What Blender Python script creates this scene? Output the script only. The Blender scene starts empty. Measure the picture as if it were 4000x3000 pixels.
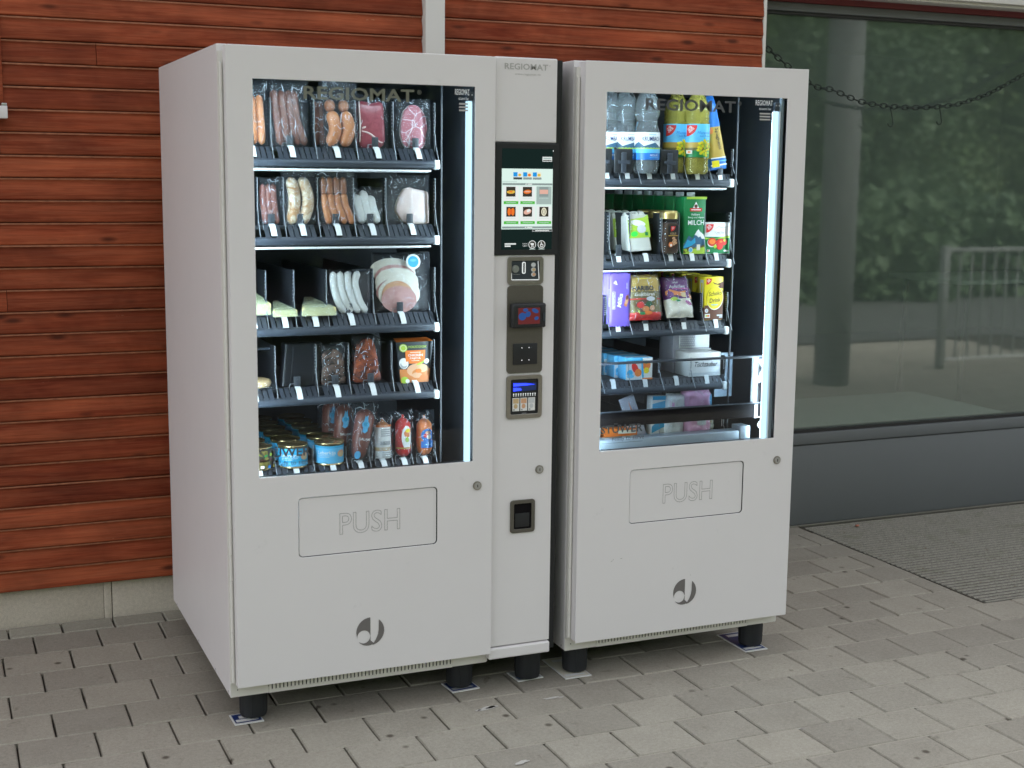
import bpy, bmesh, math, random
from mathutils import Vector, Matrix, noise
random.seed(7)
S = bpy.context.scene
COL = S.collection
PI = math.pi

# ------------------------------------------------------------ camera
def make_camera():
    cd = bpy.data.cameras.new('camera'); cam = bpy.data.objects.new('camera', cd); COL.objects.link(cam)
    cd.sensor_width = 36.0; cd.lens = 36.0 * 5309.96 / 4000.0
    cd.clip_start = 0.05; cd.clip_end = 400
    yaw, pitch, roll = 0.406246, 0.153207, 0.0109576
    f = Vector((math.sin(yaw)*math.cos(pitch), math.cos(yaw)*math.cos(pitch), -math.sin(pitch)))
    r = Vector((math.cos(yaw), -math.sin(yaw), 0)); u = r.cross(f)
    c, s = math.cos(roll), math.sin(roll)
    r2 = c*r + s*u; u2 = -s*r + c*u
    m = Matrix((r2, u2, -f)).transposed().to_4x4(); m.translation = (-0.69526, -3.52947, 1.50711)
    cam.matrix_world = m
    cd.dof.use_dof = True; cd.dof.focus_distance = 4.25; cd.dof.aperture_fstop = 4.0
    S.camera = cam
make_camera()

# ------------------------------------------------------------ sky, sun, exposure
SUN_EL, SUN_ROT = math.radians(44), math.radians(20)
W = bpy.data.worlds.new('World'); S.world = W; W.use_nodes = True
nt = W.node_tree; nt.nodes.clear()
sky = nt.nodes.new('ShaderNodeTexSky'); sky.sky_type = 'NISHITA'; sky.sun_disc = False
sky.sun_elevation = SUN_EL; sky.sun_rotation = SUN_ROT; sky.dust_density = 3.0; sky.air_density = 1.0
hs = nt.nodes.new('ShaderNodeHueSaturation'); hs.inputs['Saturation'].default_value = 0.22   # an overcast, nearly colourless sky
bg = nt.nodes.new('ShaderNodeBackground'); bg.inputs['Strength'].default_value = 0.15
ow = nt.nodes.new('ShaderNodeOutputWorld')
nt.links.new(sky.outputs[0], hs.inputs['Color']); nt.links.new(hs.outputs[0], bg.inputs['Color']); nt.links.new(bg.outputs[0], ow.inputs['Surface'])
sl = bpy.data.lights.new('sun', 'SUN'); sl.energy = 0.8; sl.angle = math.radians(12); sl.color = (1.0, 0.96, 0.9)
so = bpy.data.objects.new('sun', sl); COL.objects.link(so)
# NISHITA: rotation 0 puts the sun on +Y, turning clockwise seen from above
sd = Vector((math.sin(SUN_ROT)*math.cos(SUN_EL), math.cos(SUN_ROT)*math.cos(SUN_EL), math.sin(SUN_EL)))
so.rotation_euler = sd.to_track_quat('Z', 'Y').to_euler(); so.location = sd*30
S.view_settings.view_transform = 'Standard'; S.view_settings.look = 'None'
S.view_settings.gamma = 1.0; S.view_settings.use_curve_mapping = False
S.view_settings.exposure = 1.8
S.cycles.use_denoising = True
S.cycles.transparent_max_bounces = 32; S.cycles.max_bounces = 10; S.cycles.diffuse_bounces = 4
S.cycles.caustics_reflective = False; S.cycles.caustics_refractive = False
S.cycles.sample_clamp_indirect = 6.0

# ------------------------------------------------------------ materials
MATS = {}
def _new(name):
    m = bpy.data.materials.new(name); m.use_nodes = True
    t = m.node_tree; b = t.nodes.get('Principled BSDF'); MATS[name] = m
    return m, t, b
def _n(t, kind, **kw):
    n = t.nodes.new(kind)
    for k, v in kw.items():
        if k in n.inputs: n.inputs[k].default_value = v
        else: setattr(n, k, v)
    return n
def _mix(t, fac, a, b, blend='MIX'):
    n = t.nodes.new('ShaderNodeMix'); n.data_type = 'RGBA'; n.blend_type = blend
    for sock, v in ((n.inputs[0], fac), (n.inputs[6], a), (n.inputs[7], b)):
        if hasattr(v, 'is_output'): t.links.new(v, sock)
        elif isinstance(v, (tuple, list)): sock.default_value = (*v[:3], 1)
        else: sock.default_value = v
    return n.outputs[2]
def _ramp(t, src, p0, p1, c0=(0,0,0), c1=(1,1,1)):
    r = t.nodes.new('ShaderNodeValToRGB'); t.links.new(src, r.inputs[0])
    e = r.color_ramp.elements; e[0].position = p0; e[1].position = p1
    e[0].color = (*c0, 1); e[1].color = (*c1, 1)
    return r.outputs[0]
def _noise(t, scale, detail=4, rough=0.6, vec=None, dist=0.0):
    n = t.nodes.new('ShaderNodeTexNoise'); n.inputs['Scale'].default_value = scale
    n.inputs['Detail'].default_value = detail; n.inputs['Roughness'].default_value = rough
    n.inputs['Distortion'].default_value = dist
    if vec is not None: t.links.new(vec, n.inputs['Vector'])
    return n.outputs[0]
def _coord(t, scale=(1,1,1), what='Object'):
    tc = t.nodes.new('ShaderNodeTexCoord'); mp = t.nodes.new('ShaderNodeMapping')
    mp.inputs['Scale'].default_value = scale; t.links.new(tc.outputs[what], mp.inputs['Vector'])
    return mp.outputs[0]
def _bump(t, b, h, strength, dist=0.002):
    n = t.nodes.new('ShaderNodeBump'); n.inputs['Strength'].default_value = strength; n.inputs['Distance'].default_value = dist
    t.links.new(h, n.inputs['Height']); t.links.new(n.outputs[0], b.inputs['Normal'])
def M(name, c, rough=0.5, metal=0.0, var=0.08, scale=40.0, bump=0.0, bscale=None, coat=0.0, spec=0.5, emit=0.0):
    """principled surface whose colour drifts a little with a noise"""
    if name in MATS: return MATS[name]
    m, t, b = _new(name)
    v = _coord(t); n = _noise(t, scale, 3, 0.6, v)
    lo = tuple(max(0, x*(1-var)) for x in c); hi = tuple(min(1, x*(1+var)) for x in c)
    col = _mix(t, n, lo, hi); t.links.new(col, b.inputs['Base Color'])
    b.inputs['Roughness'].default_value = rough; b.inputs['Metallic'].default_value = metal
    b.inputs['Coat Weight'].default_value = coat; b.inputs['Specular IOR Level'].default_value = spec
    if bump: _bump(t, b, _noise(t, bscale or scale*3, 3, 0.6, v), bump)
    if emit:
        t.links.new(col, b.inputs['Emission Color']); b.inputs['Emission Strength'].default_value = emit
    return m

def clearmat(name, tint=(1,1,1), ior=1.5, rough=0.02, bump=0.0, bscale=80, haze=0.0, hazecol=(.8,.85,.9)):
    """thin clear sheet: lets light straight through, mirrors by Fresnel"""
    m = bpy.data.materials.new(name); m.use_nodes = True; t = m.node_tree; t.nodes.clear(); MATS[name] = m
    o = t.nodes.new('ShaderNodeOutputMaterial'); tr = _n(t, 'ShaderNodeBsdfTransparent', Color=(*tint, 1))
    gl = _n(t, 'ShaderNodeBsdfGlossy', Roughness=rough); fr = _n(t, 'ShaderNodeFresnel', IOR=ior)
    ge = t.nodes.new('ShaderNodeNewGeometry'); mr = t.nodes.new('ShaderNodeMapRange')          # same mirror on both sides of a thin sheet
    mr.inputs['To Min'].default_value = ior; mr.inputs['To Max'].default_value = 1/ior; t.links.new(ge.outputs['Backfacing'], mr.inputs['Value']); t.links.new(mr.outputs[0], fr.inputs['IOR'])
    mx = t.nodes.new('ShaderNodeMixShader')
    t.links.new(fr.outputs[0], mx.inputs[0]); t.links.new(tr.outputs[0], mx.inputs[1]); t.links.new(gl.outputs[0], mx.inputs[2])
    last = mx.outputs[0]
    if haze:
        d = _n(t, 'ShaderNodeBsdfDiffuse', Color=(*hazecol, 1)); m2 = t.nodes.new('ShaderNodeMixShader')
        m2.inputs[0].default_value = haze; t.links.new(last, m2.inputs[1]); t.links.new(d.outputs[0], m2.inputs[2]); last = m2.outputs[0]
    if bump:
        bp = t.nodes.new('ShaderNodeBump'); bp.inputs['Strength'].default_value = bump; bp.inputs['Distance'].default_value = 0.012
        t.links.new(_noise(t, bscale, 3, 0.6, _coord(t)), bp.inputs['Height'])
        t.links.new(bp.outputs[0], gl.inputs['Normal']); t.links.new(bp.outputs[0], fr.inputs['Normal'])
    t.links.new(last, o.inputs['Surface'])
    return m

def wood_mat():
    m, t, b = _new('stained_wood')
    oi = t.nodes.new('ShaderNodeObjectInfo')
    tc = t.nodes.new('ShaderNodeTexCoord'); add = t.nodes.new('ShaderNodeVectorMath'); add.operation = 'MULTIPLY_ADD'
    t.links.new(oi.outputs['Random'], add.inputs[0]); add.inputs[1].default_value = (37, 11, 23); t.links.new(tc.outputs['Object'], add.inputs[2])
    mp = t.nodes.new('ShaderNodeMapping'); mp.inputs['Scale'].default_value = (3.0, 60, 60); t.links.new(add.outputs[0], mp.inputs['Vector'])
    g = _noise(t, 1.0, 6, 0.65, mp.outputs[0], 1.2)
    mp2 = t.nodes.new('ShaderNodeMapping'); mp2.inputs['Scale'].default_value = (1.7, 14, 14); t.links.new(add.outputs[0], mp2.inputs['Vector'])
    g2 = _noise(t, 1.0, 4, 0.6, mp2.outputs[0], 0.6)
    base = _mix(t, _ramp(t, g2, 0.32, 0.7), (0.205, 0.038, 0.018), (0.45, 0.108, 0.047))
    base = _mix(t, _ramp(t, g, 0.40, 0.66), base, _mix(t, 0.5, base, (0.44, 0.14, 0.07)))
    mp5 = t.nodes.new('ShaderNodeMapping'); mp5.inputs['Scale'].default_value = (5, 130, 130); t.links.new(add.outputs[0], mp5.inputs['Vector'])
    g3 = _noise(t, 1.0, 4, 0.7, mp5.outputs[0], 0.8)
    base = _mix(t, _ramp(t, g3, 0.42, 0.62, (.62,.58,.56), (1.12,1.12,1.12)), base, base) if False else _mix(t, 1.0, base, _ramp(t, g3, 0.26, 0.70, (.66,.62,.60), (1.12,1.12,1.12)), 'MULTIPLY')
    g4 = _noise(t, 2.3, 4, 0.65, add.outputs[0], 0.5)
    base = _mix(t, 1.0, base, _ramp(t, g4, 0.34, 0.68, (.66,.66,.68), (1.16,1.14,1.10)), 'MULTIPLY')
    tint = _mix(t, oi.outputs['Random'], (0.76, 0.72, 0.72), (1.14, 1.16, 1.15)); base = _mix(t, 1.0, base, tint, 'MULTIPLY')
    # knots and worn, paler flecks
    mp3 = t.nodes.new('ShaderNodeMapping'); mp3.inputs['Scale'].default_value = (4.2, 13, 13); t.links.new(add.outputs[0], mp3.inputs['Vector'])
    vo = t.nodes.new('ShaderNodeTexVoronoi'); vo.inputs['Scale'].default_value = 1.0; t.links.new(mp3.outputs[0], vo.inputs['Vector'])
    base = _mix(t, _ramp(t, vo.outputs['Distance'], 0.05, 0.16, (.85,.85,.85), (0,0,0)), base, (0.060, 0.018, 0.011))
    mp4 = t.nodes.new('ShaderNodeMapping'); mp4.inputs['Scale'].default_value = (7, 45, 45); t.links.new(add.outputs[0], mp4.inputs['Vector'])
    fl = _noise(t, 1.0, 5, 0.75, mp4.outputs[0], 0.3)
    base = _mix(t, _ramp(t, fl, 0.69, 0.76), base, (0.55, 0.30, 0.18))
    t.links.new(base, b.inputs['Base Color']); b.inputs['Roughness'].default_value = 0.8; b.inputs['Specular IOR Level'].default_value = 0.12
    _bump(t, b, g, 0.5, 0.0018)
    return m
def stone_mat(name, ca, cb, dark, stain=0.66):
    m, t, b = _new(name)
    oi = t.nodes.new('ShaderNodeObjectInfo')
    geo = t.nodes.new('ShaderNodeNewGeometry'); v = geo.outputs['Position']
    n1 = _noise(t, 7, 5, 0.65, v); n2 = _noise(t, 90, 4, 0.7, v); n3 = _noise(t, 16, 4, 0.55, v, 0.6); n4 = _noise(t, 320, 2, 0.5, v)
    base = _mix(t, _ramp(t, n1, 0.3, 0.7), ca, cb)
    base = _mix(t, 0.34, base, _ramp(t, n2, 0.3, 0.75, tuple(x*.55 for x in ca), tuple(min(1, x*1.35) for x in cb)))
    base = _mix(t, _ramp(t, n3, stain, stain+0.14), base, dark)
    base = _mix(t, 0.2, base, _ramp(t, n4, 0.35, 0.65, tuple(x*.6 for x in ca), tuple(min(1, x*1.3) for x in cb)))
    vd = t.nodes.new('ShaderNodeTexVoronoi'); vd.inputs['Scale'].default_value = 11.0; t.links.new(v, vd.inputs['Vector'])
    sp = t.nodes.new('ShaderNodeMath'); sp.operation = 'MULTIPLY'; t.links.new(_ramp(t, vd.outputs['Distance'], .07, .15, (1,1,1), (0,0,0)), sp.inputs[0]); t.links.new(_ramp(t, vd.outputs['Color'], .62, .70), sp.inputs[1])
    base = _mix(t, sp.outputs[0], base, tuple(x*.75 for x in dark))                       # old gum and oil spots
    tint = _mix(t, oi.outputs['Random'], (0.89, 0.88, 0.875), (1.10, 1.095, 1.08))
    base = _mix(t, 1.0, base, tint, 'MULTIPLY')
    t.links.new(base, b.inputs['Base Color']); b.inputs['Roughness'].default_value = 0.82; b.inputs['Specular IOR Level'].default_value = 0.3
    _bump(t, b, n2, 0.55, 0.0025)
    return m
wood_mat()
stone_mat('paving', (0.278, 0.254, 0.210), (0.362, 0.336, 0.282), (0.125, 0.105, 0.080))
stone_mat('pale_paving', (0.30, 0.28, 0.235), (0.40, 0.375, 0.31), (0.16, 0.14, 0.11), 0.72)
stone_mat('concrete', (0.56, 0.50, 0.43), (0.66, 0.60, 0.52), (0.15, 0.135, 0.115), 0.72)
M('pale_wood', (0.36, 0.135, 0.068), 0.6, var=.6, scale=40)  # paler wood for the band along each plank's top edge
M('joint_soil', (0.045, 0.036, 0.028), 0.95, var=.4, scale=120)
M('joint_sand', (0.36, 0.33, 0.27), 0.95, var=.3, scale=200, bump=.6, bscale=600)
def paint_mat(name, c, rough=0.42):
    m, t, b = _new(name)
    v = _coord(t); n = _noise(t, 3.0, 4, 0.6, v); n2 = _noise(t, 900, 2, 0.5, v); sm = _noise(t, 11, 5, 0.7, v)
    col = _mix(t, n, tuple(x*.97 for x in c), tuple(min(1, x*1.03) for x in c))
    col = _mix(t, _ramp(t, sm, 0.66, 0.8), col, tuple(x*.88 for x in c))
    t.links.new(col, b.inputs['Base Color']); b.inputs['Roughness'].default_value = rough
    r_ = t.nodes.new('ShaderNodeMapRange'); r_.inputs['To Min'].default_value = rough-.10; r_.inputs['To Max'].default_value = rough+.16; t.links.new(sm, r_.inputs['Value']); t.links.new(r_.outputs[0], b.inputs['Roughness'])
    hh = t.nodes.new('ShaderNodeMath'); hh.operation = 'MULTIPLY_ADD'; hh.inputs[1].default_value = 6.0; t.links.new(_noise(t, 2.6, 2, .5, v), hh.inputs[0]); t.links.new(n2, hh.inputs[2])
    _bump(t, b, hh.outputs[0], 0.16, 0.0006)
    return m
paint_mat('white_paint', (0.748, 0.722, 0.724)); paint_mat('offwhite_paint', (0.72, 0.70, 0.66), 0.5)
paint_mat('grey_frame_paint', (0.150, 0.160, 0.166), 0.55); paint_mat('dark_frame', (0.022, 0.021, 0.021), 0.5)
M('black', (0.012, 0.013, 0.015), 0.45, bump=.1, bscale=500); M('liner', (0.016, 0.019, 0.025), 0.62, var=.25, scale=20)
M('rubber', (0.013, 0.015, 0.018), 0.55, bump=.2, bscale=300)
M('rail_plastic', (0.040, 0.049, 0.064), 0.38, var=.1); M('slat_plastic', (0.034, 0.040, 0.052), 0.42, var=.2, scale=25)
M('tray_steel', (0.022, 0.025, 0.031), 0.5); M('clip_white', (0.78, 0.80, 0.80), 0.45); M('clip_dark', (0.05, 0.056, 0.066), 0.35)
M('wire', (0.30, 0.32, 0.34), 0.35, 0.9); M('steel', (0.52, 0.53, 0.54), 0.32, 1.0, bump=.1, bscale=500); M('brushed', (0.36, 0.335, 0.30), 0.38, 1.0, var=.15, scale=90)
M('plate_bronze', (0.135, 0.125, 0.105), 0.45, 0.6, var=.12, scale=120)
M('groove', (0.26, 0.25, 0.245), 0.7); M('print_grey', (0.155, 0.143, 0.138), 0.5); M('print_silver', (0.42, 0.41, 0.395), 0.5)
M('glass_print', (0.150, 0.155, 0.115), 0.6); M('glass_print_dark', (0.075, 0.08, 0.085), 0.6); M('glass_print_white', (0.8, 0.82, 0.84), 0.5)
M('lift_steel', (0.30, 0.36, 0.42), 0.38, 0.35, var=.1); M('bar_dark', (0.006, 0.005, 0.006), 0.7, spec=.1)
clearmat('pane', (0.95, 0.965, 0.97), 1.24, 0.0); clearmat('shop_pane', (0.90, 0.96, 0.93), 2.25, 0.028, 0, 80, 0.066, (.60,.76,.66))
clearmat('film', (0.97, 0.98, 0.99), 1.52, 0.06, 1.0, 70, 0.014, (.7,.82,1.0)); clearmat('film_glint', (.95,.97,1.0), 1.7, .12, 0, 60, .68, (.85,.92,1.0)); clearmat('film_blue', (0.82, 0.9, 0.97), 1.5, 0.08, 1.0, 60, 0.05, (.5,.66,.85))
clearmat('film_dark', (0.55, 0.56, 0.58), 1.6, 0.1, 1.0, 60, 0.12, (.02,.022,.025))

def liquid(name, c, ior, tw=1.0, dens=None):
    m, t, b = _new(name); b.inputs['Base Color'].default_value = (*c, 1); b.inputs['Transmission Weight'].default_value = tw
    b.inputs['IOR'].default_value = ior; b.inputs['Roughness'].default_value = .015
    _bump(t, b, _noise(t, 45, 2, .5, _coord(t)), .25, .004)
    if dens:
        a = _n(t, 'ShaderNodeVolumeAbsorption', Color=(*c, 1), Density=dens); t.links.new(a.outputs[0], t.nodes.get('Material Output').inputs['Volume'])
liquid('pet', (.84,.93,.98), 1.38, .87); liquid('oil', (.86,.76,.16), 1.42, .72)
clearmat('jar', (0.93, 0.93, 0.93), 1.5, 0.02); clearmat('perspex', (0.86, 0.89, 0.92), 1.45, 0.02)
def emis(name, c, s):
    m = bpy.data.materials.new(name); m.use_nodes = True; t = m.node_tree; t.nodes.clear(); MATS[name] = m
    o = t.nodes.new('ShaderNodeOutputMaterial'); e = _n(t, 'ShaderNodeEmission', Color=(*c, 1), Strength=s)
    t.links.new(e.outputs[0], o.inputs['Surface']); return m
LED = 17.0
emis('led', (0.68, 0.88, 1.0), LED); emis('led_strong', (0.66, 0.87, 1.0), 17.0); emis('led_soft', (0.55, 0.84, 1.0), 0.42); emis('blue_led', (0.02, 0.04, 1.0), 1.1)
SCR = 0.26
for k, c in {'scr_bg': (.010,.022,.020), 'scr_white': (.80,1.0,.92), 'scr_grey': (.30,.37,.36), 'scr_dark': (.07,.085,.085), 'scr_green': (.10,.55,.07),
             'scr_orange': (.95,.22,.03), 'scr_red': (.80,.10,.03), 'scr_yellow': (.85,.55,.08), 'scr_pale': (.95,.92,.70), 'scr_blue': (.02,.35,.85),
             'scr_photo': (.05,.045,.035), 'scr_pink': (.85,.50,.40), 'scr_text': (.9,.95,.93), 'scr_shade': (.42,.53,.50), 'scr_mid': (.60,.76,.71),
             'rd_red': (.14,.03,.03), 'rd_blue': (.03,.09,.28), 'scr_white2': (.9,.95,1.0)}.items(): emis(k, c, SCR)
def meat(name, c0, c1, scale, lo, hi, rough=0.3, kind='noise', bump=0.3):
    m, t, b = _new(name); v = _coord(t)
    if kind == 'noise': f = _noise(t, scale, 5, 0.65, v, 1.0)
    else:
        vo = t.nodes.new('ShaderNodeTexVoronoi'); vo.feature = 'DISTANCE_TO_EDGE'; vo.inputs['Scale'].default_value = scale
        ds = t.nodes.new('ShaderNodeVectorMath'); ds.operation = 'MULTIPLY_ADD'
        nn = t.nodes.new('ShaderNodeTexNoise'); nn.inputs['Scale'].default_value = scale*.6; t.links.new(v, nn.inputs['Vector'])
        t.links.new(nn.outputs['Color'], ds.inputs[0]); ds.inputs[1].default_value = (.03,.03,.03); t.links.new(v, ds.inputs[2]); t.links.new(ds.outputs[0], vo.inputs['Vector'])
        f = vo.outputs['Distance']
    col = _mix(t, _ramp(t, f, lo, hi), c0, c1); t.links.new(col, b.inputs['Base Color'])
    b.inputs['Roughness'].default_value = rough; b.inputs['Coat Weight'].default_value = 0.25
    b.inputs['Subsurface Weight'].default_value = 0.0
    if bump: _bump(t, b, _noise(t, scale*2, 3, 0.6, v), bump, 0.002)
    return m
meat('wiener', (.36,.115,.032), (.62,.25,.085), 45, .3, .75); meat('orange_sausage', (.42,.135,.04), (.60,.24,.09), 40, .3, .7)
meat('dark_sausage', (.085,.026,.018), (.24,.085,.05), 55, .3, .75); meat('mixed_sausage', (.40,.20,.065), (.72,.62,.45), 28, .42, .58)
meat('white_sausage', (.62,.64,.60), (.74,.75,.71), 60, .3, .7); meat('frank_top', (.20,.065,.025), (.34,.125,.05), 50, .3, .7)
meat('red_meat', (.22,.035,.055), (.34,.085,.10), 60, .3, .75); meat('fat', (.66,.50,.46), (.76,.62,.57), 50, .3, .7)
meat('marbled', (.72,.56,.58), (.42,.12,.15), 26, .010, .035, .3, 'voronoi'); meat('meatloaf', (.62,.47,.42), (.72,.58,.52), 90, .35, .7)
meat('cheese', (.76,.64,.26), (.84,.75,.38), 60, .3, .7, .45); meat('cold_white', (.66,.62,.52), (.76,.72,.62), 70, .3, .7); meat('cold_pink', (.42,.19,.18), (.56,.32,.29), 70, .35, .65)
meat('cold_orange', (.52,.24,.11), (.60,.36,.2), 60, .3, .7); meat('goulash', (.07,.012,.006), (.46,.085,.02), 34, .40, .66, .25, bump=1.0)
meat('dark_ragout', (.03,.018,.013), (.26,.15,.11), 40, .42, .72, .25, bump=1.0); meat('salami', (.15,.04,.028), (.24,.075,.05), 60, .3, .7, .4)
meat('tan_rind', (.50,.33,.15), (.62,.46,.26), 70, .3, .7, .5)
meat('gold_tin', (.55,.42,.20), (.66,.52,.27), 120, .3, .7, .25); MATS['gold_tin'].node_tree.nodes['Principled BSDF'].inputs['Metallic'].default_value = 0.9
PC = {'p_white': (.80,.80,.78), 'p_cream': (.74,.70,.58), 'p_blue': (.025,.16,.50), 'p_sky': (.12,.48,.78), 'p_cyan': (.03,.36,.62), 'p_navy': (.012,.035,.16), 'p_green': (.012,.22,.065),
      'p_dkgreen': (.01,.10,.03), 'p_lime': (.40,.58,.06), 'p_neon': (.05,.85,.08), 'p_red': (.62,.025,.02), 'p_orange': (.80,.20,.03), 'p_deeporange': (.75,.22,.06), 'p_yellow': (.80,.66,.02),
      'p_gold': (.50,.33,.06), 'p_olive': (.16,.13,.035), 'p_brown': (.13,.045,.02), 'p_dkbrown': (.035,.014,.008), 'p_purple': (.19,.12,.60), 'p_violet': (.13,.02,.16), 'p_magenta': (.40,.06,.28),
      'p_black': (.014,.015,.017), 'p_charcoal': (.035,.045,.055), 'p_grey': (.36,.37,.38), 'p_lilac': (.45,.44,.50), 'p_pink': (.78,.38,.58), 'p_pulp': (.56,.56,.51), 'p_food': (.62,.22,.06), 'p_skin': (.68,.38,.22), 'p_silver': (.6,.62,.63),
      'p_teal': (.02,.20,.26), 'p_tan': (.62,.45,.24), 'p_mountain': (.05,.13,.22)}
for k, c in PC.items(): M(k, c, 0.38, var=.06, scale=60, coat=.15)
M('gloss_black', (.02,.022,.026), .12, coat=.6); M('rail_grey', (.27,.28,.27), .5); M('scuff', (.33,.31,.29), .7); M('gold_cap', (.62,.46,.18), 0.32, 0.85); M('coffee', (.05,.022,.011), 0.7, var=.5, scale=400); M('tray_black', (.009,.010,.014), 0.3, var=.1)
# ------------------------------------------------------------ geometry helpers
def catmull(pts, n):
    P = [Vector(p) for p in pts]
    if len(P) == 2: return [P[0].lerp(P[1], i/n) for i in range(n+1)]
    out = []
    for i in range(n+1):
        t = i/n*(len(P)-1); k = min(int(t), len(P)-2); u = t-k
        a = P[max(k-1, 0)]; b = P[k]; c = P[k+1]; d = P[min(k+2, len(P)-1)]
        out.append(0.5*((2*b)+(-a+c)*u+(2*a-5*b+4*c-d)*u*u+(-a+3*b-3*c+d)*u**3))
    return out
class MB:
    """collects shapes; build() links them as ONE mesh object"""
    def __init__(s): s.v = []; s.f = []; s.m = []; s.s = []; s.mats = []
    def mi(s, mat):
        if mat not in s.mats: s.mats.append(mat)
        return s.mats.index(mat)
    def add(s, vs, fs, mat, smooth=False):
        o = len(s.v); k = s.mi(mat); s.v += [tuple(x) for x in vs]
        for f in fs: s.f.append([i+o for i in f]); s.m.append(k); s.s.append(smooth)
        return s
    def box(s, x0, x1, y0, y1, z0, z1, mat, b=0.0):
        if b <= 0:
            v = [(x, y, z) for z in (z0, z1) for y in (y0, y1) for x in (x0, x1)]
            return s.add(v, [(0,2,3,1), (4,5,7,6), (0,1,5,4), (2,6,7,3), (0,4,6,2), (1,3,7,5)], mat)
        bm = bmesh.new(); bmesh.ops.create_cube(bm, size=1)
        for v in bm.verts: v.co = ((x0+x1)/2+v.co.x*(x1-x0), (y0+y1)/2+v.co.y*(y1-y0), (z0+z1)/2+v.co.z*(z1-z0))
        bmesh.ops.bevel(bm, geom=list(bm.edges), offset=b, segments=2, affect='EDGES', profile=0.5)
        return s.bm(bm, mat, True)
    def bm(s, bm, mat, smooth=False, mtx=None):
        bm.verts.index_update()
        vs = [tuple(mtx @ v.co) if mtx else tuple(v.co) for v in bm.verts]; fs = [[v.index for v in f.verts] for f in bm.faces]
        s.add(vs, fs, mat, smooth); bm.free(); return s
    def prism(s, out, y0, y1, mat, plane='xz', smooth=False):
        """outline (a, b) swept along the third axis from y0 to y1"""
        m = {'xz': lambda a, b, t: (a, t, b), 'yz': lambda a, b, t: (t, a, b), 'xy': lambda a, b, t: (a, b, t)}[plane]
        n = len(out); v = [m(a, b, y0) for a, b in out]+[m(a, b, y1) for a, b in out]
        f = [tuple(range(n)), tuple(range(2*n-1, n-1, -1))]
        s.add(v, f, mat); s.add(v, [(i, i+n, (i+1) % n+n, (i+1) % n) for i in range(n)], mat, smooth); return s
    def lathe(s, prof, mat, n=24, c=(0,0,0), smooth=True, sx=1, sy=1, closed=True):
        v = []; f = []
        for r, z in prof:
            for k in range(n): a = 2*PI*k/n; v.append((c[0]+sx*r*math.cos(a), c[1]+sy*r*math.sin(a), c[2]+z))
        for i in range(len(prof)-1):
            for k in range(n): f.append((i*n+k, i*n+(k+1) % n, (i+1)*n+(k+1) % n, (i+1)*n+k))
        s.add(v, f, mat, smooth)
        if closed: s.add(v, [tuple(range(n-1, -1, -1)), tuple(range((len(prof)-1)*n, len(prof)*n))], mat)
        return s
    def tube(s, path, r, mat, n=8, cap=True, round_end=False, smooth=True):
        P = [Vector(p) for p in path]; L = [0]
        for i in range(1, len(P)): L.append(L[-1]+(P[i]-P[i-1]).length)
        v = []; f = []; ref = None
        for i, p in enumerate(P):
            d = (P[min(i+1, len(P)-1)]-P[max(i-1, 0)]).normalized()
            if ref is None:
                ref = Vector((0, 0, 1)) if abs(d.z) < .9 else Vector((1, 0, 0))
            a = (ref-d*ref.dot(d)).normalized(); ref = a; b = d.cross(a)
            rr = r(L[i]/max(L[-1], 1e-9)) if callable(r) else r
            if round_end:
                e = min(L[i], L[-1]-L[i]); q = min(1.0, e/(rr*1.1)); rr *= max(.12, math.sqrt(max(0, 1-(1-q)**2)))
            for k in range(n):
                t = 2*PI*k/n; v.append(p+a*(rr*math.cos(t))+b*(rr*math.sin(t)))
        for i in range(len(P)-1):
            for k in range(n): f.append((i*n+k, i*n+(k+1) % n, (i+1)*n+(k+1) % n, (i+1)*n+k))
        s.add(v, f, mat, smooth)
        if cap: s.add(v, [tuple(range(n-1, -1, -1)), tuple(range((len(P)-1)*n, len(P)*n))], mat, False)
        return s
    def ell(s, c, r, mat, n=14, m=8, jit=0.0, seed=0):
        v = []; f = []
        for i in range(m+1):
            th = PI*i/m
            for k in range(n):
                a = 2*PI*k/n; d = Vector((math.sin(th)*math.cos(a), math.sin(th)*math.sin(a), math.cos(th)))
                q = 1+jit*noise.noise(d*2.2+Vector((seed, seed*1.7, 0)))
                v.append((c[0]+r[0]*d.x*q, c[1]+r[1]*d.y*q, c[2]+r[2]*d.z*q))
        for i in range(m):
            for k in range(n): f.append((i*n+k, (i+1)*n+k, (i+1)*n+(k+1) % n, i*n+(k+1) % n))
        return s.add(v, f, mat, True)
    def grid(s, fn, nu, nv, mat, smooth=True):
        v = [fn(i/nu, j/nv) for j in range(nv+1) for i in range(nu+1)]
        f = [(j*(nu+1)+i, j*(nu+1)+i+1, (j+1)*(nu+1)+i+1, (j+1)*(nu+1)+i) for j in range(nv) for i in range(nu)]
        return s.add(v, f, mat, smooth)
    def mesh(s, name):
        me = bpy.data.meshes.new(name); me.from_pydata(s.v, [], s.f)
        for k in s.mats: me.materials.append(MATS[k])
        me.polygons.foreach_set('material_index', s.m); me.polygons.foreach_set('use_smooth', s.s)
        me.validate(); me.update(); return me
    def build(s, name, parent=None, loc=None, bevel=0.0, **props):
        o = bpy.data.objects.new(name, s.mesh(name)); COL.objects.link(o); o.parent = parent
        if loc: o.location = loc
        if bevel:
            md = o.modifiers.new('edge', 'BEVEL'); md.width = bevel; md.segments = 2; md.limit_method = 'ANGLE'; md.angle_limit = math.radians(40)
        for k, v in props.items(): o[k] = v
        return o
def put(name, mesh, parent, loc=(0,0,0), rot=None, scale=None):
    o = bpy.data.objects.new(name, mesh); COL.objects.link(o); o.parent = parent; o.location = loc
    if rot: o.rotation_euler = rot
    if scale: o.scale = scale
    return o
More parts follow.
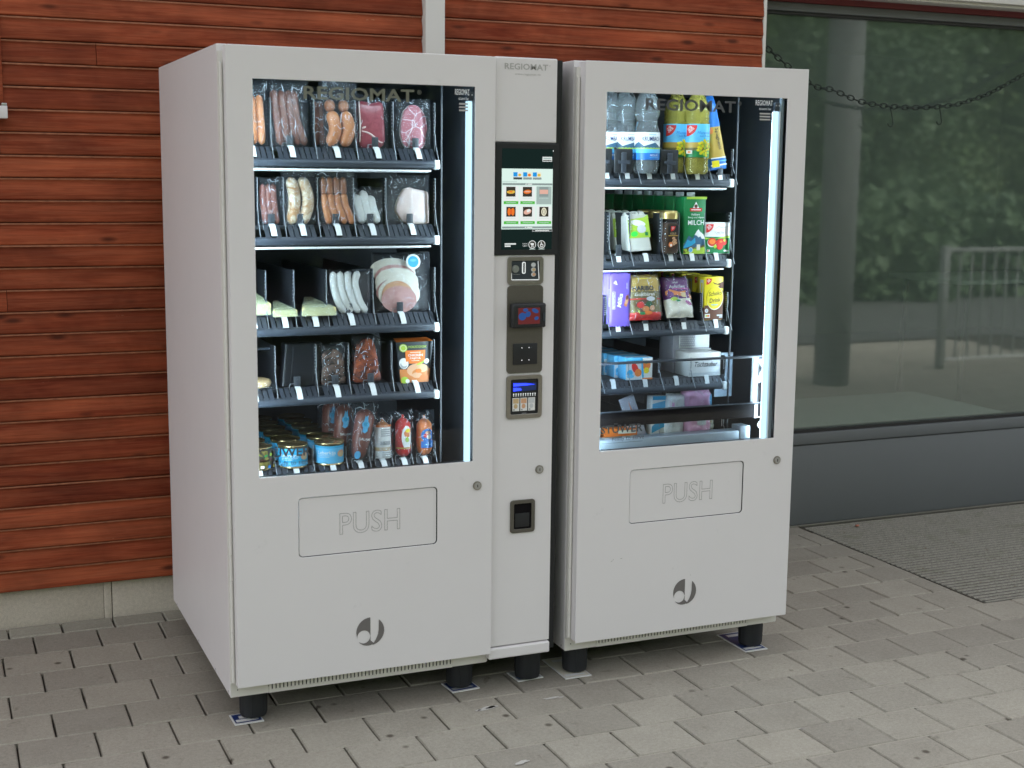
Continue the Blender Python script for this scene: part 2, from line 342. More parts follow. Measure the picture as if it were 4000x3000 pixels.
def thing(name, label, cat, loc=(0,0,0), group=None, rot=(0,0,0)):
    o = bpy.data.objects.new(name, None); COL.objects.link(o); o.location = loc; o.rotation_euler = rot; o.empty_display_size = .05
    o['label'] = label; o['category'] = cat
    if group: o['group'] = group
    return o
def copy_tree(root, label, loc, rot=None):
    def cp(o, par):
        c = o.copy(); COL.objects.link(c); c.parent = par
        for ch in o.children: cp(ch, c)
        return c
    r = cp(root, None); r.location = loc; r['label'] = label
    if rot: r.rotation_euler = rot
    return r
def rrect(x0, x1, z0, z1, r, n=5):
    out = []
    for cx, cz, a0 in ((x1-r, z0+r, -90), (x1-r, z1-r, 0), (x0+r, z1-r, 90), (x0+r, z0+r, 180)):
        for i in range(n+1): a = math.radians(a0+90*i/n); out.append((cx+r*math.cos(a), cz+r*math.sin(a)))
    return out
def plate_bm(outer, holes, y0, y1):
    """flat plate in the xz plane with holes, thickness y0..y1"""
    bm = bmesh.new(); es = []
    for loop in [outer]+holes:
        vs = [bm.verts.new((a, y0, b)) for a, b in loop]
        es += [bm.edges.new((vs[i], vs[(i+1) % len(vs)])) for i in range(len(vs))]
    bmesh.ops.triangle_fill(bm, use_beauty=True, use_dissolve=False, edges=es)
    bmesh.ops.recalc_face_normals(bm, faces=bm.faces)
    g = bmesh.ops.extrude_face_region(bm, geom=list(bm.faces))
    for v in g['geom']:
        if isinstance(v, bmesh.types.BMVert): v.co.y = y1
    bmesh.ops.recalc_face_normals(bm, faces=bm.faces)
    return bm
_tx = {}
def text_geo(body, bold=0.0, shear=0.0):
    k = (body, bold, shear)
    if k not in _tx:
        cu = bpy.data.curves.new('lettering', 'FONT'); cu.body = body; cu.size = 1; cu.offset = bold; cu.shear = shear; cu.resolution_u = 2
        ob = bpy.data.objects.new('lettering', cu); me = bpy.data.meshes.new_from_object(ob)
        v = [tuple(p.co) for p in me.vertices]; f = [tuple(p.vertices) for p in me.polygons]
        bpy.data.objects.remove(ob); bpy.data.curves.remove(cu); bpy.data.meshes.remove(me)
        xs = [p[0] for p in v]; ys = [p[1] for p in v]
        _tx[k] = (v, f, min(xs), max(xs), min(ys), max(ys))
    return _tx[k]
class Print:
    """flat ink: shapes in (u, v) laid in thin layers on a surface given by mp(u, v, lift)"""
    def __init__(s, mp=None, step=0.00022, base=0.0004, strip=0): s.strip = strip; s.mb = MB(); s.mp = mp or (lambda u, v, t: (u, -t, v)); s.k = 0; s.step = step; s.base = base
    def _t(s): s.k += 1; return s.base+s.step*s.k
    def rect(s, u0, u1, v0, v1, mat, n=1):
        t = s._t(); v = []
        for i in range(n+1): u = u0+(u1-u0)*i/n; v += [s.mp(u, v0, t), s.mp(u, v1, t)]
        s.mb.add(v, [(2*i, 2*i+2, 2*i+3, 2*i+1) for i in range(n)], mat, n > 1); return s
    def poly(s, pts, mat):
        t = s._t()
        if not s.strip: s.mb.add([s.mp(a, b, t) for a, b in pts], [tuple(range(len(pts)))], mat); return s
        def clip(P, k, sg):                                      # cut into upright strips so that it follows a curved face
            o = []
            for i in range(len(P)):
                (a, b), (c, d) = P[i-1], P[i]; ia, ic = sg*(a-k) >= 0, sg*(c-k) >= 0
                if ia != ic: q = (k-a)/(c-a); o.append((k, b+(d-b)*q))
                if ic: o.append((c, d))
            return o
        lo, hi = min(p[0] for p in pts), max(p[0] for p in pts); k = math.floor(lo/s.strip)
        while k*s.strip < hi:
            q = clip(clip(list(pts), k*s.strip, 1), (k+1)*s.strip, -1)
            if len(q) > 2: s.mb.add([s.mp(a, b, t) for a, b in q], [tuple(range(len(q)))], mat, True)
            k += 1
        return s
    def ell(s, cu, cv, ru, rv, mat, n=18, rot=0.0):
        c, q = math.cos(rot), math.sin(rot); pts = []
        for i in range(n):
            a = 2*PI*i/n; x, y = ru*math.cos(a), rv*math.sin(a); pts.append((cu+x*c-y*q, cv+x*q+y*c))
        return s.poly(pts, mat)
    def text(s, body, cu, cv, h, mat, w=None, bold=0.0, shear=0.0, rot=0.0):
        v, f, x0, x1, y0, y1 = text_geo(body, bold, shear)
        k = h/max(.4, (y1-y0)); kx = k if w is None else w/(x1-x0); c, q = math.cos(rot), math.sin(rot); t = s._t(); o = []
        for x, y, _ in v:
            a = (x-(x0+x1)/2)*kx; b = (y-(y0+y1)/2)*k; o.append(s.mp(cu+a*c-b*q, cv+a*q+b*c, t))
        s.mb.add(o, f, mat); return s
    def build(s, name, parent, **kw): return s.mb.build(name, parent, **kw)
def cyl_map(R, cx=0, cy=0, z0=0): return lambda u, v, t: (cx+(R+t)*math.sin(u/R), cy-(R+t)*math.cos(u/R), z0+v)
def sheet(name, x0, x1, y0, y1, z, mat, kind='structure', parent=None):
    return MB().add([(x0,y0,z), (x1,y0,z), (x1,y1,z), (x0,y1,z)], [(0,1,2,3)], mat).build(name, parent, **({'kind': kind} if kind else {}))

# ------------------------------------------------------------ ground and paving
M('asphalt', (.055,.055,.057), .9, var=.25, scale=60); M('lawn_soil', (.03,.045,.016), .95, var=.4, scale=8)
def far_paving():
    m, t, b = _new('far_paving'); v = _coord(t, (1,1,1))
    br = t.nodes.new('ShaderNodeTexBrick'); t.links.new(v, br.inputs['Vector'])
    br.inputs['Scale'].default_value = 1.0; br.inputs['Brick Width'].default_value = .2; br.inputs['Row Height'].default_value = .1725
    br.inputs['Mortar Size'].default_value = .003; br.inputs['Color1'].default_value = (.065,.065,.062,1); br.inputs['Color2'].default_value = (.085,.085,.08,1); br.inputs['Mortar'].default_value = (.06,.06,.055,1)
    t.links.new(br.outputs[0], b.inputs['Base Color']); b.inputs['Roughness'].default_value = .85
far_paving()
sheet('ground', -120, 140, -140, 60, -0.12, 'lawn_soil')
def build_pavement():
    root = bpy.data.objects.new('pavement', None); COL.objects.link(root); root['kind'] = 'structure'
    sheet('sand_bed', -4.2, 9.0, -4.2, 1.30, -0.016, 'joint_soil', None, root)
    px, py, gx, gy = 0.2, 0.1725, 0.0048, 0.0035
    var = []
    def stone(wx, wy, mat, seed):
        """one paver: worn, slightly domed top and chamfered rim, 30-odd faces"""
        r = random.Random(seed); b = MB(); h = .0035; nx, ny = 3, 3
        def hgt(x, y): return .0009*noise.noise(Vector((x*9+seed*3.1, y*9, seed*1.3)))
        xs = [-wx/2, -wx/2+h, 0, wx/2-h, wx/2]; ys = [-wy/2, -wy/2+h, 0, wy/2-h, wy/2]; v = []
        jx = [r.uniform(-.0012, .0012) for _ in range(25)]; jy = [r.uniform(-.0010, .0010) for _ in range(25)]
        for j in range(5):
            for i in range(5):
                edge = i in (0, 4) or j in (0, 4)
                v.append((xs[i]+(jx[j*5+i] if edge else 0), ys[j]+(jy[j*5+i] if edge else 0), (-.0042 if edge else 0)+hgt(xs[i], ys[j])))
        b.add(v, [(j*5+i, j*5+i+1, (j+1)*5+i+1, (j+1)*5+i) for j in range(4) for i in range(4)], mat)
        ring = [0,1,2,3,4,9,14,19,24,23,22,21,20,15,10,5]
        lo = [(v[k][0], v[k][1], -.05) for k in ring]; n = len(ring)
        b.add([v[k] for k in ring]+lo, [(i, i+n, (i+1) % n+n, (i+1) % n) for i in range(n)], mat)
        return b
    meshes = [stone(px-gx, py-gy, 'paving', k).mesh('paver') for k in range(9)]
    fill = MB(); near = []; sandm = MB()
    row0 = 0.9915
    for r in range(-2, 29):
        y1 = row0-r*py; yc = y1-py/2
        off = -.441 if r % 2 == 0 else -.344
        for k in range(-19, 43):
            xc = off+px*k+px/2
            if xc < -3.9 or xc > 8.2 or (yc > 1.0 and xc-px/2 < 2.30): continue
            if xc+px/2 > 2.74 and y1 > .13 and xc < 6.6:
                if xc-px/2 > 2.735: continue
                x0, x1 = xc-px/2+gx/2, 2.738                       # cut stones along the mat
                if x1-x0 < .02: continue
                near.append((0, (x0+x1)/2, yc, (x1-x0)/(px-gx)))
                continue
            inside = -.75 < xc < 3.05 and -0.22-.41*(xc+.55)-.16 < yc
            hid = 0.12 < xc < 1.66 and .28 < yc < .75
            if inside and not hid: near.append((1, xc, yc, 1))
            else:
                fill.add([(xc-px/2+gx/2, yc-py/2+gy/2, 0), (xc+px/2-gx/2, yc-py/2+gy/2, 0), (xc+px/2-gx/2, yc+py/2-gy/2, 0), (xc-px/2+gx/2, yc+py/2-gy/2, 0)], [(0,1,2,3)], 'paving')
        # the long joints are filled with pale sand, almost flush; broken here and there
        x = -3.9
        while x < 8.2:
            ln = random.uniform(.05, .45)
            if random.random() < .86 and not (x+ln > 2.73 and y1 > .14):
                n = max(2, int(ln/.02)); w = gy/2+.0012
                def sp(u, t, x=x, ln=ln): return (x+u*ln, y1+(t-.5)*2*w+.0012*noise.noise(Vector((x+u*ln, 5+t*3, y1))*40), -.0022+.0008*noise.noise(Vector((x+u*ln, y1, 0))*90))
                sandm.grid(sp, n, 1, 'joint_sand')
            x += ln
    for kind, xc, yc, sx in near:
        r = random.Random(int(xc*1000)*31+int(yc*1000))
        o = put('paver', r.choice(meshes), root, (xc, yc, r.uniform(-.0012, .0008)), (r.uniform(-.004, .004), r.uniform(-.004, .004), (PI if r.random() < .5 else 0)+r.uniform(-.006, .006)))
        if sx != 1: o.scale = (sx, 1, 1); o.rotation_euler = (0, 0, 0)
    pale = [stone(.166-.005, .104-.004, 'pale_paving', 40+k).mesh('edging_stone') for k in range(4)]
    x = -.5125-.1665*4; k = 0
    while x < 2.20:
        put('edging_stone', pale[k % 4], root, (x+.083, 1.0455, random.uniform(0, .002))); x += .1665; k += 1
    fill.build('far_pavers', root, kind='stuff'); sandm.build('joint_sand', root, kind='stuff')
    sm = MB()                                                     # a splash of white paint on two stones
    for cx, cy, a, b in ((.704, -.117, .026, .010), (.722, -.114, .018, .006), (.912, -.1145, .022, .006), (.656, -.486, .030, .008), (.938, -.120, .008, .004), (.676, -.122, .008, .004)):
        pts = []
        for i in range(16):
            t = 2*PI*i/16; q = 1+.75*noise.noise(Vector((math.cos(t)*1.3+cx*9, math.sin(t)*1.3, cy*5))); pts.append((cx+a*q*math.cos(t)+.15*b*math.sin(t), cy+b*q*math.sin(t)+.12*a*math.cos(t), .0022))
        sm.add(pts, [tuple(range(16))], 'smear')
    sm.build('paint_splash', root)
    sheet('outer_paving', -40, 60, -7.6, -4.2, -0.006, 'far_paving', None, root)
    sheet('side_paving', -40, -4.2, -4.2, 1.12, -0.006, 'far_paving', None, root)
    sheet('far_side_paving', 9.0, 60, -4.2, 1.12, -0.006, 'far_paving', None, root)
M('smear', (.50,.48,.44), .8, var=.45, scale=300)
build_pavement()
sheet('road', -60, 80, -15.5, -10.0, -0.05, 'asphalt')

# ------------------------------------------------------------ timber wall, plinth, canopy
WP = 0.0708; WY = 1.07; WZ0 = 0.135
def build_wall():
    root = thing('timber_wall', 'red brown stained timber board wall behind the white vending machines', 'wall', (0, WY, 0))
    prof = [(.014, .0002), (-.0075, .0004), (-.0105, .0022), (-.0112, .0060), (-.0098, .020), (-.0070, .036), (-.0042, .0500), (-.0018, .0560), (-.0026, .0605), (-.0058, .0640), (-.0068, .0668), (-.0060, .0690), (-.0020, .0700), (.014, .0704)]
    def plank(x0, x1):
        b = MB(); nx = max(2, int((x1-x0)/.22)); n = len(prof)
        v = [(x0+(x1-x0)*i/nx, y+.0016*noise.noise(Vector((i*.9, z*40, x0*5e3))), z+.0011*noise.noise(Vector((i*.55, 3.3, x0*5e3)))) for i in range(nx+1) for y, z in prof]
        f = [(i*n+k, i*n+k+1, (i+1)*n+k+1, (i+1)*n+k) for i in range(nx) for k in range(n-1)]
        b.add(v, [tuple(reversed(q)) for q in f if not 9 <= q[0] % n <= 10], 'stained_wood', True); b.add(v, [tuple(reversed(q)) for q in f if 9 <= q[0] % n <= 10], 'pale_wood', True)
        b.add(v, [tuple(range(n)), tuple(range(nx*n+n-1, nx*n-1, -1))], 'stained_wood')
        return b.mesh('plank')
    for x0, x1 in ((-2.6, .9255), (.9985, 2.322)):
        ms = [plank(x0+.0001*q, x1) for q in range(4)]; cut = [-.47, -.17, -.30, .42, 1.45, 1.8]; half = {}
        for k in range(41):
            c = random.choice(cut)
            if random.random() < .22 and x0+.2 < c < x1-.2:      # a butt joint in this row
                if c not in half: half[c] = (plank(x0, c-.0008), plank(c+.0008, x1))
                for q in (0, 1): put('plank', half[c][q], root, (0, random.uniform(-.0018, .0018), WZ0+k*WP), (random.uniform(-.02, .02), 0, 0))
                continue
            put('plank', ms[k % 4], root, (0, random.uniform(-.0016, .0016), WZ0+k*WP), (random.uniform(-.02, .02), 0, 0))
    MB().box(-2.6, 2.322, .016, .11, .13, 3.1, 'dark_frame').build('backing', root)
    MB().box(2.3235, 2.337, -.006, .11, .13, 3.1, 'offwhite_paint').build('edge_strip', root)
build_wall()
p = thing('cover_post', 'white painted upright post running up the board wall above the left machine', 'post', (.962, 1.03, .13))
MB().box(-.0355, .036, 0, .09, 0, 2.95, 'offwhite_paint', .002).build('post_board', p)
MB().box(-.0275, .0275, -.003, -.0005, .2, 1.70, 'offwhite_paint').build('cable_cover', p)
MB().tube([(.008, -.003, 1.772), (.008, .004, 1.772)], .0035, 'black').build('screw_hole', p)
def build_plinth():
    root = thing('concrete_plinth', 'low grey concrete plinth under the timber wall with an upright joint', 'plinth', (0, 1.10, 0))
    for x0, x1 in ((-2.6, -1.42), (-1.417, -.2035), (-.2025, -.1775), (-.1750, 1.05), (1.053, 2.335)):
        MB().box(x0, x1, 0, .12, -.04, .1325, 'concrete', .0022).build('plinth_block', root)
    for x in (-.176, -.2030):
        MB().box(x-.001, x+.001, .004, .1, -.03, .13, 'joint_soil').build('joint', root)
build_plinth()
def build_casing():
    w = thing('side_window_casing', 'red brown window casing with a white sill end at the left edge of the wall', 'window casing', (-.45, 1.06, 1.66))
    MB().box(-.28, -.0035, -.004, .03, .045, .95, 'stained_wood', .003).build('casing_board', w)
    MB().box(-.30, .004, -.055, .0, .0, .038, 'white_paint', .002).build('sill', w)
    MB().box(-.012, .0035, -.045, -.002, .038, .047, 'steel', .001).build('sill_clip', w)
build_casing()
M('canopy_board', (.62,.52,.40), .55, var=.2, scale=4); M('post_grey', (.16,.165,.16), .5)
def build_canopy():
    c = thing('canopy', 'timber canopy roof over the paved area in front of the wall', 'canopy', (0, 0, 3.0))
    for k in range(3):
        y = 1.30-.165*k
        MB().box(-6, 9.5, y-.163, y, .10, .12, 'canopy_board', .003).build('soffit_board', c)
    MB().box(-6, 9.5, 0.81, 3.4, .123, .60, 'dark_frame').build('roof', c)
    MB().box(-6, 9.5, 0.745, 0.807, -.02, .40, 'grey_frame_paint', .004).build('fascia', c)
    for k in range(9): MB().box(-5.6+1.85*k, -5.52+1.85*k, -2.17, 1.05, -.0, .098, 'canopy_board', .004).build('rafter', c)
    MB().box(-6, 9.5, -2.14, -1.96, -.12, -.002, 'stained_wood', .005).build('beam', c)

build_canopy()
for px_, lb in ((5.40, 'round grey canopy post mirrored in the shop window'), (-3.4, 'round grey canopy post far to the left of the machines')):
    o = MB().lathe([(.13, 0), (.13, 2.875)], 'post_grey', 28).build('canopy_post', None, (px_, -2.05, 0)); o['label'] = lb; o['category'] = 'post'

# ------------------------------------------------------------ shop window and the room behind it
GY = 1.28
def build_shop_window():
    w = thing('shop_window', 'large shop window in a dark grey frame to the right of the machines', 'window', (2.34, GY, 0))
    X1 = 4.4
    MB().box(-.002, X1, 0, .06, 2.178, 2.212, 'grey_frame_paint', .002).build('frame_head', w)
    MB().box(-.002, X1, .012, .07, 2.166, 2.177, 'dark_frame').build('head_gasket', w)
    MB().box(-.002, X1, .0, .06, .362, .411, 'grey_frame_paint', .002).build('frame_sill', w)
    MB().box(-.002, X1, .012, .07, .412, .424, 'dark_frame').build('sill_gasket', w)
    MB().box(-.002, .045, .0, .06, .425, 2.165, 'grey_frame_paint', .002).build('frame_stile', w)
    MB().box(X1-.05, X1, .0, .06, .425, 2.165, 'grey_frame_paint', .002).build('frame_stile', w)
    MB().box(.046, X1-.051, .030, .034, .425, 2.165, 'shop_pane').build('glass_pane', w)
    MB().box(-.002, X1, .004, .06, .005, .357, 'grey_frame_paint', .0015).build('lower_panel', w)
    MB().box(-.002, X1, .02, .06, .354, .364, 'dark_frame').build('panel_seam', w)
    MB().box(-.002, X1, -.004, .07, -.02, .004, 'brushed', .001).build('threshold', w)
build_shop_window()
M('red_board', (.155, .018, .020), .55, var=.12, scale=30)
b = thing('lintel_board', 'dark red board above the dark window frame', 'board', (2.34, GY, 2.213))
MB().box(-.002, 4.4, -.012, .05, 0.0, .40, 'red_board', .002).build('board', b)
b = thing('shutter_box', 'white shutter box with a stepped lower edge above the shop window', 'shutter box', (2.338, 1.15, 2.236))
MB().box(0, 4.4, .0, .117, .012, .30, 'offwhite_paint', .003).build('box', b)
MB().box(0, 4.4, .022, .112, 0, .0115, 'offwhite_paint', .002).build('lower_lip', b)
# the room
M('table_white', (.8,.8,.8), .35); M('chain_iron', (.030,.042,.034), .5, .3); M('room_wall', (.30,.34,.31), .8, var=.1, scale=3); M('room_floor', (.20,.20,.18), .6, var=.2, scale=6); M('platform_top', (.36,.38,.35), .6, var=.05, scale=6)
MB().box(2.3, 9.0, 1.36, 7.0, .0, .05, 'room_floor').build('interior_floor', None, kind='structure')
r = MB(); r.box(2.24, 9.1, 7.0, 7.1, 0, 2.7, 'room_wall'); r.box(2.24, 2.335, 1.36, 7.0, .05, 2.7, 'room_wall'); r.box(9.0, 9.1, 1.36, 7.0, .05, 2.7, 'room_wall'); r.box(2.336, 8.999, 1.36, 6.999, 2.62, 2.7, 'room_wall')
r.build('interior_walls', None, kind='structure')
MB().box(6.741, 16, 1.1, 1.35, 0, 2.62, 'room_wall').build('side_wall', None, kind='structure')
MB().box(2.336, 16, 1.263, 1.35, 2.614, 3.1, 'room_wall').build('upper_wall', None, kind='structure')
pl = thing('display_platform', 'pale low display platform just behind the shop window glass', 'platform', (2.345, 1.36, .05))
MB().box(.02, 1.72, .012, .80, .30, .345, 'platform_top', .004).build('platform_top', pl); MB().box(.04, 1.70, .04, .77, 0, .299, 'room_wall').build('plinth', pl)
tb = thing('folding_table', 'pale table standing inside the room behind the shop window', 'table', (6.06, 3.75, .05))
MB().box(-.68, .68, -.42, .30, .785, .812, 'table_white', .004).build('tabletop', tb)
for x, y in ((-.6, -.36), (.6, -.36), (-.6, .24), (.6, .24)): MB().tube([(x, y, 0), (x*.96, y, .784)], .016, 'chain_iron', 8).build('leg', tb)
def build_chain():
    c = thing('chain', 'dark chain hanging in a curve in front of the shop window glass', 'chain', (3.178, 1.215, 1.809))
    P = [(-.80, 2.06), (-.527, 1.8905), (-.404, 1.8631), (-.238, 1.8176), (-.021, 1.8048), (.201, 1.819), (.350, 1.8549), (.450, 1.8917), (.606, 1.9668), (.85, 2.10), (1.05, 2.22)]
    path = catmull([(x, 0, z-1.809) for x, z in P], 400)
    def link_mesh():
        pts = []
        for i in range(14): a = 2*PI*i/14; pts.append((.0185*math.cos(a), .0095*math.sin(a), 0))
        b = MB(); n = len(pts); v = []; f = []
        for i, p_ in enumerate(pts):
            d = (Vector(pts[(i+1) % n])-Vector(pts[i-1])).normalized(); a = d.cross(Vector((0, 0, 1)))
            for k in range(5): t = 2*PI*k/5; v.append(Vector(p_)+a*(.0030*math.cos(t))+Vector((0, 0, .0030*math.sin(t))))
        for i in range(n):
            for k in range(5): f.append((i*5+k, i*5+(k+1) % 5, ((i+1) % n)*5+(k+1) % 5, ((i+1) % n)*5+k))
        b.add(v, f, 'chain_iron', True); return b.mesh('link')
    me = link_mesh(); acc = 0; last = path[0]; k = 0
    for i in range(1, len(path)):
        acc += (path[i]-last).length; last = path[i]
        if acc > .0285*k:
            d = (path[min(i+1, len(path)-1)]-path[i-1]).normalized()
            put('link', me, c, path[i], (PI/2*(k % 2)+.3, -math.atan2(d.z, d.x), 0)); k += 1
M('chain_iron', (.018,.026,.020), .4, .5)
build_chain()
for x, z, lb in ((3.0735, 1.797, 'left one of two dark hooks hanging on the chain'), (3.331, 1.812, 'right one of two dark hooks hanging on the chain')):
    b = MB(); pts = [(.005, 0, .012), (-.006, 0, .008), (-.004, 0, -.004), (.004, 0, -.030), (.010, 0, -.058)]
    for i in range(9): a = math.radians(10-200*i/8); pts.append((-.002+.0125*math.cos(a), 0, -.062+.0125*math.sin(a)))
    b.tube(catmull(pts, 40), .0024, 'chain_iron', 6, round_end=True)
    o = b.build('hook', None, (x, 1.213, z)); o['label'] = lb; o['category'] = 'hook'; o['group'] = 'hooks on the chain'

# ------------------------------------------------------------ ribbed entrance mat
def mat_material():
    m, t, b = _new('mat_ribs'); geo = t.nodes.new('ShaderNodeNewGeometry'); v = geo.outputs['Position']
    n1 = _noise(t, 130, 4, .75, v); n2 = _noise(t, 9, 4, .6, v); n3 = _noise(t, 60, 3, .6, v)
    c = _mix(t, _ramp(t, n1, .35, .7), (.185,.175,.145), (.35,.33,.275)); c = _mix(t, _ramp(t, n2, .55, .8), c, (.17,.17,.11), 'MIX')
    c = _mix(t, _ramp(t, n3, .6, .75), c, (.16,.13,.085)); t.links.new(c, b.inputs['Base Color']); b.inputs['Roughness'].default_value = .9
    _bump(t, b, n1, 1.0, .004)
mat_material()
def build_mat():
    r = thing('entrance_mat', 'ribbed grey brown entrance mat set in the paving below the shop window', 'mat', (2.745, .13, 0))
    MB().box(0, 3.85, 0, 1.142, -.03, -.0055, 'joint_soil').build('mat_base', r)
    pitch = .029; y = .016; ribs = []
    def rib(seed):
        b = MB(); n = 150
        def fn(u, t):
            a = PI*t; q = 1+.12*noise.noise(Vector((u*160, seed*7.7, 0)))
            return (.008+u*3.83, -.0088*math.cos(a)*q, -.0062+.0062*math.sin(a)*q)
        b.grid(fn, n, 3, 'mat_ribs'); return b.mesh('rib')
    ms = [rib(k) for k in range(5)]; k = 0
    while y < 1.13:
        put('rib', ms[k % 5], r, (0, y, 0)); y += pitch; k += 1
    MB().box(-.004, -.0005, -.004, 1.142, -.03, .001, 'brushed').build('mat_frame', r); MB().box(-.004, 3.85, -.004, -.0005, -.03, .001, 'brushed').build('mat_frame', r)
build_mat()
M('leaf_red', (.50,.18,.11), .7)
o = MB().ell((0,0,0), (.011, .007, .004), 'leaf_red', 9, 5, .4, 3).build('fallen_leaf', None, (2.985, 1.185, .004)); o['label'] = 'small reddish dry leaf lying on the entrance mat'; o['category'] = 'leaf'
# ------------------------------------------------------------ garden opposite (seen mirrored in the panes)
def leaf_mat(name, c0, c1):
    m, t, b = _new(name); oi = t.nodes.new('ShaderNodeNewGeometry')
    n = _noise(t, .9, 3, .6, oi.outputs['Position']); c = _mix(t, _ramp(t, n, .3, .7), c0, c1); t.links.new(c, b.inputs['Base Color'])
    b.inputs['Roughness'].default_value = .6
    tr = _n(t, 'ShaderNodeBsdfTranslucent'); t.links.new(c, tr.inputs['Color']); mx = t.nodes.new('ShaderNodeMixShader'); mx.inputs[0].default_value = .3
    o = t.nodes.get('Material Output'); t.links.new(b.outputs[0], mx.inputs[1]); t.links.new(tr.outputs[0], mx.inputs[2]); t.links.new(mx.outputs[0], o.inputs['Surface'])
leaf_mat('leaf_a', (.07,.12,.04), (.15,.22,.08)); leaf_mat('leaf_b', (.06,.105,.05), (.12,.18,.085)); M('bark', (.06,.045,.032), .9, var=.4, scale=20)
def crown(seed, R, H, n, mat):
    r = random.Random(seed); b = MB(); cl = [(Vector((r.uniform(-1,1)*R*.75, r.uniform(-1,1)*R*.75, r.uniform(.0,1)*H)), r.uniform(.35,.75)*R) for _ in range(26)]
    v = []; f = []
    for i in range(n):
        c, q = r.choice(cl); d = Vector((r.gauss(0,1), r.gauss(0,1), r.gauss(0,1))).normalized(); p_ = c+d*q*(r.random()**.35); s = r.uniform(.045,.10)
        a = Vector((r.gauss(0,1), r.gauss(0,1), r.gauss(0,.6))).normalized()*s; e = a.cross(Vector((r.gauss(0,1), r.gauss(0,1), r.gauss(0,1))).normalized())*.8
        k = len(v); v += [p_-a, p_+e, p_+a, p_-e]; f.append((k, k+1, k+2, k+3))
    b.add(v, f, mat); return b.mesh('crown')
def trunk(seed, h):
    r = random.Random(seed); b = MB(); b.tube(catmull([(0,0,-.1), (.05,.02,h*.4), (r.uniform(-.2,.2), .1, h)], 10), lambda t: .17*(1-.6*t), 'bark', 9)
    for k in range(6):
        a = r.uniform(0, 6.28); z = h*r.uniform(.4,.95); b.tube([(0,.05,z), (math.cos(a)*.7, math.sin(a)*.7, z+.6), (math.cos(a)*1.5, math.sin(a)*1.5, z+1.3)], lambda t: .06*(1-.7*t), 'bark', 6)
    return b.mesh('trunk')
CR = [crown(k, 2.3, 5.2, 22000, 'leaf_a' if k % 2 else 'leaf_b') for k in range(3)]; TR = [trunk(k, 4.2) for k in range(3)]
SPOT = [(2.2, -19.5), (5.0, -17.0), (8.0, -19.0), (11.0, -16.8), (13.6, -19.5), (16.4, -17.3), (19.5, -20), (22.5, -17.5), (26, -20)]
ORD = ['first', 'second', 'third', 'fourth', 'fifth', 'sixth', 'seventh', 'eighth', 'ninth', 'tenth']
for i, (x, y) in enumerate(SPOT):
    t_ = thing('leafy_tree', 'leafy green tree mirrored in the shop window, %s from the left across the road' % ORD[i], 'tree', (x, y, -.1), 'trees across the road', (0, 0, i*1.3))
    put('trunk', TR[i % 3], t_); put('crown', CR[i % 3], t_, (0, 0, .9), None, (1.05, 1.05, 1+.12*math.sin(i*2.1)))
SH = [crown(20+k, .75, .55, 5000, 'leaf_b') for k in range(2)]
ORD += ['eleventh', 'twelfth']
for i in range(12):
    t_ = thing('shrub', 'low green shrub mirrored in the shop window, %s from the left along the paving edge' % ORD[i], 'shrub', (5.0+1.45*i, -8.3-.25*(i % 3), -.12), 'shrubs along the paving edge', (0,0,i))
    put('foliage', SH[i % 2], t_, (0,0,.22), None, (1.35, 1.2, 1.35)); put('stem', TR[0], t_, (0,0,0), None, (.25,.25,.13))
def far_wood():
    b = MB()
    def fn(u, v):
        x = -25+85*u; h = 15*v; q = noise.noise(Vector((x*.25, h*.3, 1)))*1.6+noise.noise(Vector((x*.9, h*.9, 4)))*.7
        return (x, -26-7*v*v+q*1.3, -.12+h+(noise.noise(Vector((x*.3, 7, 2)))*2.5 if v > .9 else 0))
    b.grid(fn, 150, 36, 'leaf_a'); b.build('far_wood', None, kind='stuff')
far_wood()
def build_railing():
    r = thing('metal_railing', 'grey metal railing with upright bars mirrored in the shop window', 'railing', (6.76, -2.43, 0))
    MB().box(0, 3.0, -.02, .02, .93, .965, 'rail_grey', .004).build('top_rail', r); MB().box(0, 3.0, -.012, .012, .06, .085, 'p_white', .002).build('bottom_rail', r)
    me = MB().box(-.007, .007, -.007, .007, .086, .929, 'rail_grey').mesh('baluster')
    for k in range(1, 25): put('baluster', me, r, (k*.12, 0, 0))
    for x in (-.03, 3.03): MB().box(x-.028, x+.028, -.028, .028, -.02, .98, 'rail_grey', .003).build('post', r)
build_railing()
# ------------------------------------------------------------ vending machines
ZB, ZT = 0.095, 1.825
GX0, GX1, GZ0, GZ1 = 0.0800, 0.6840, 0.7085, 1.7385        # glass opening of a door (machine coordinates)
DY = -0.05
def arc(cx, cz, r, a0, a1, n=16): return [(cx+r*math.cos(math.radians(a0+(a1-a0)*i/n)), cz+r*math.sin(math.radians(a0+(a1-a0)*i/n))) for i in range(n+1)]
SLAT = MB().prism([(.0, .0), (.0025, .0015), (.040, 1.0), (.0375, 1.0)], -.0062, .0062, 'slat_plastic', 'yz').mesh('slat')   # unit height, scaled per shelf
def tab_mesh():
    b = MB(); b.box(-.0095, .0095, .0345, .0375, .000, .034, 'clip_dark', .0012); b.box(-.003, .003, .0325, .0342, .010, .026, 'slat_plastic')
    return b.mesh('stop_tab')
def tongue_mesh():
    b = MB(); out = [(.0385, .004), (.034, .006), (.020, .002), (.006, -.012), (-.002, -.022), (-.004, -.021), (.004, -.009), (.018, .006), (.033, .010), (.0385, .008)]
    b.prism(out, -.0075, .0075, 'clip_white', 'yz'); return b.mesh('clip_tongue')
TAB, TONG = tab_mesh(), tongue_mesh()
HOLE = None
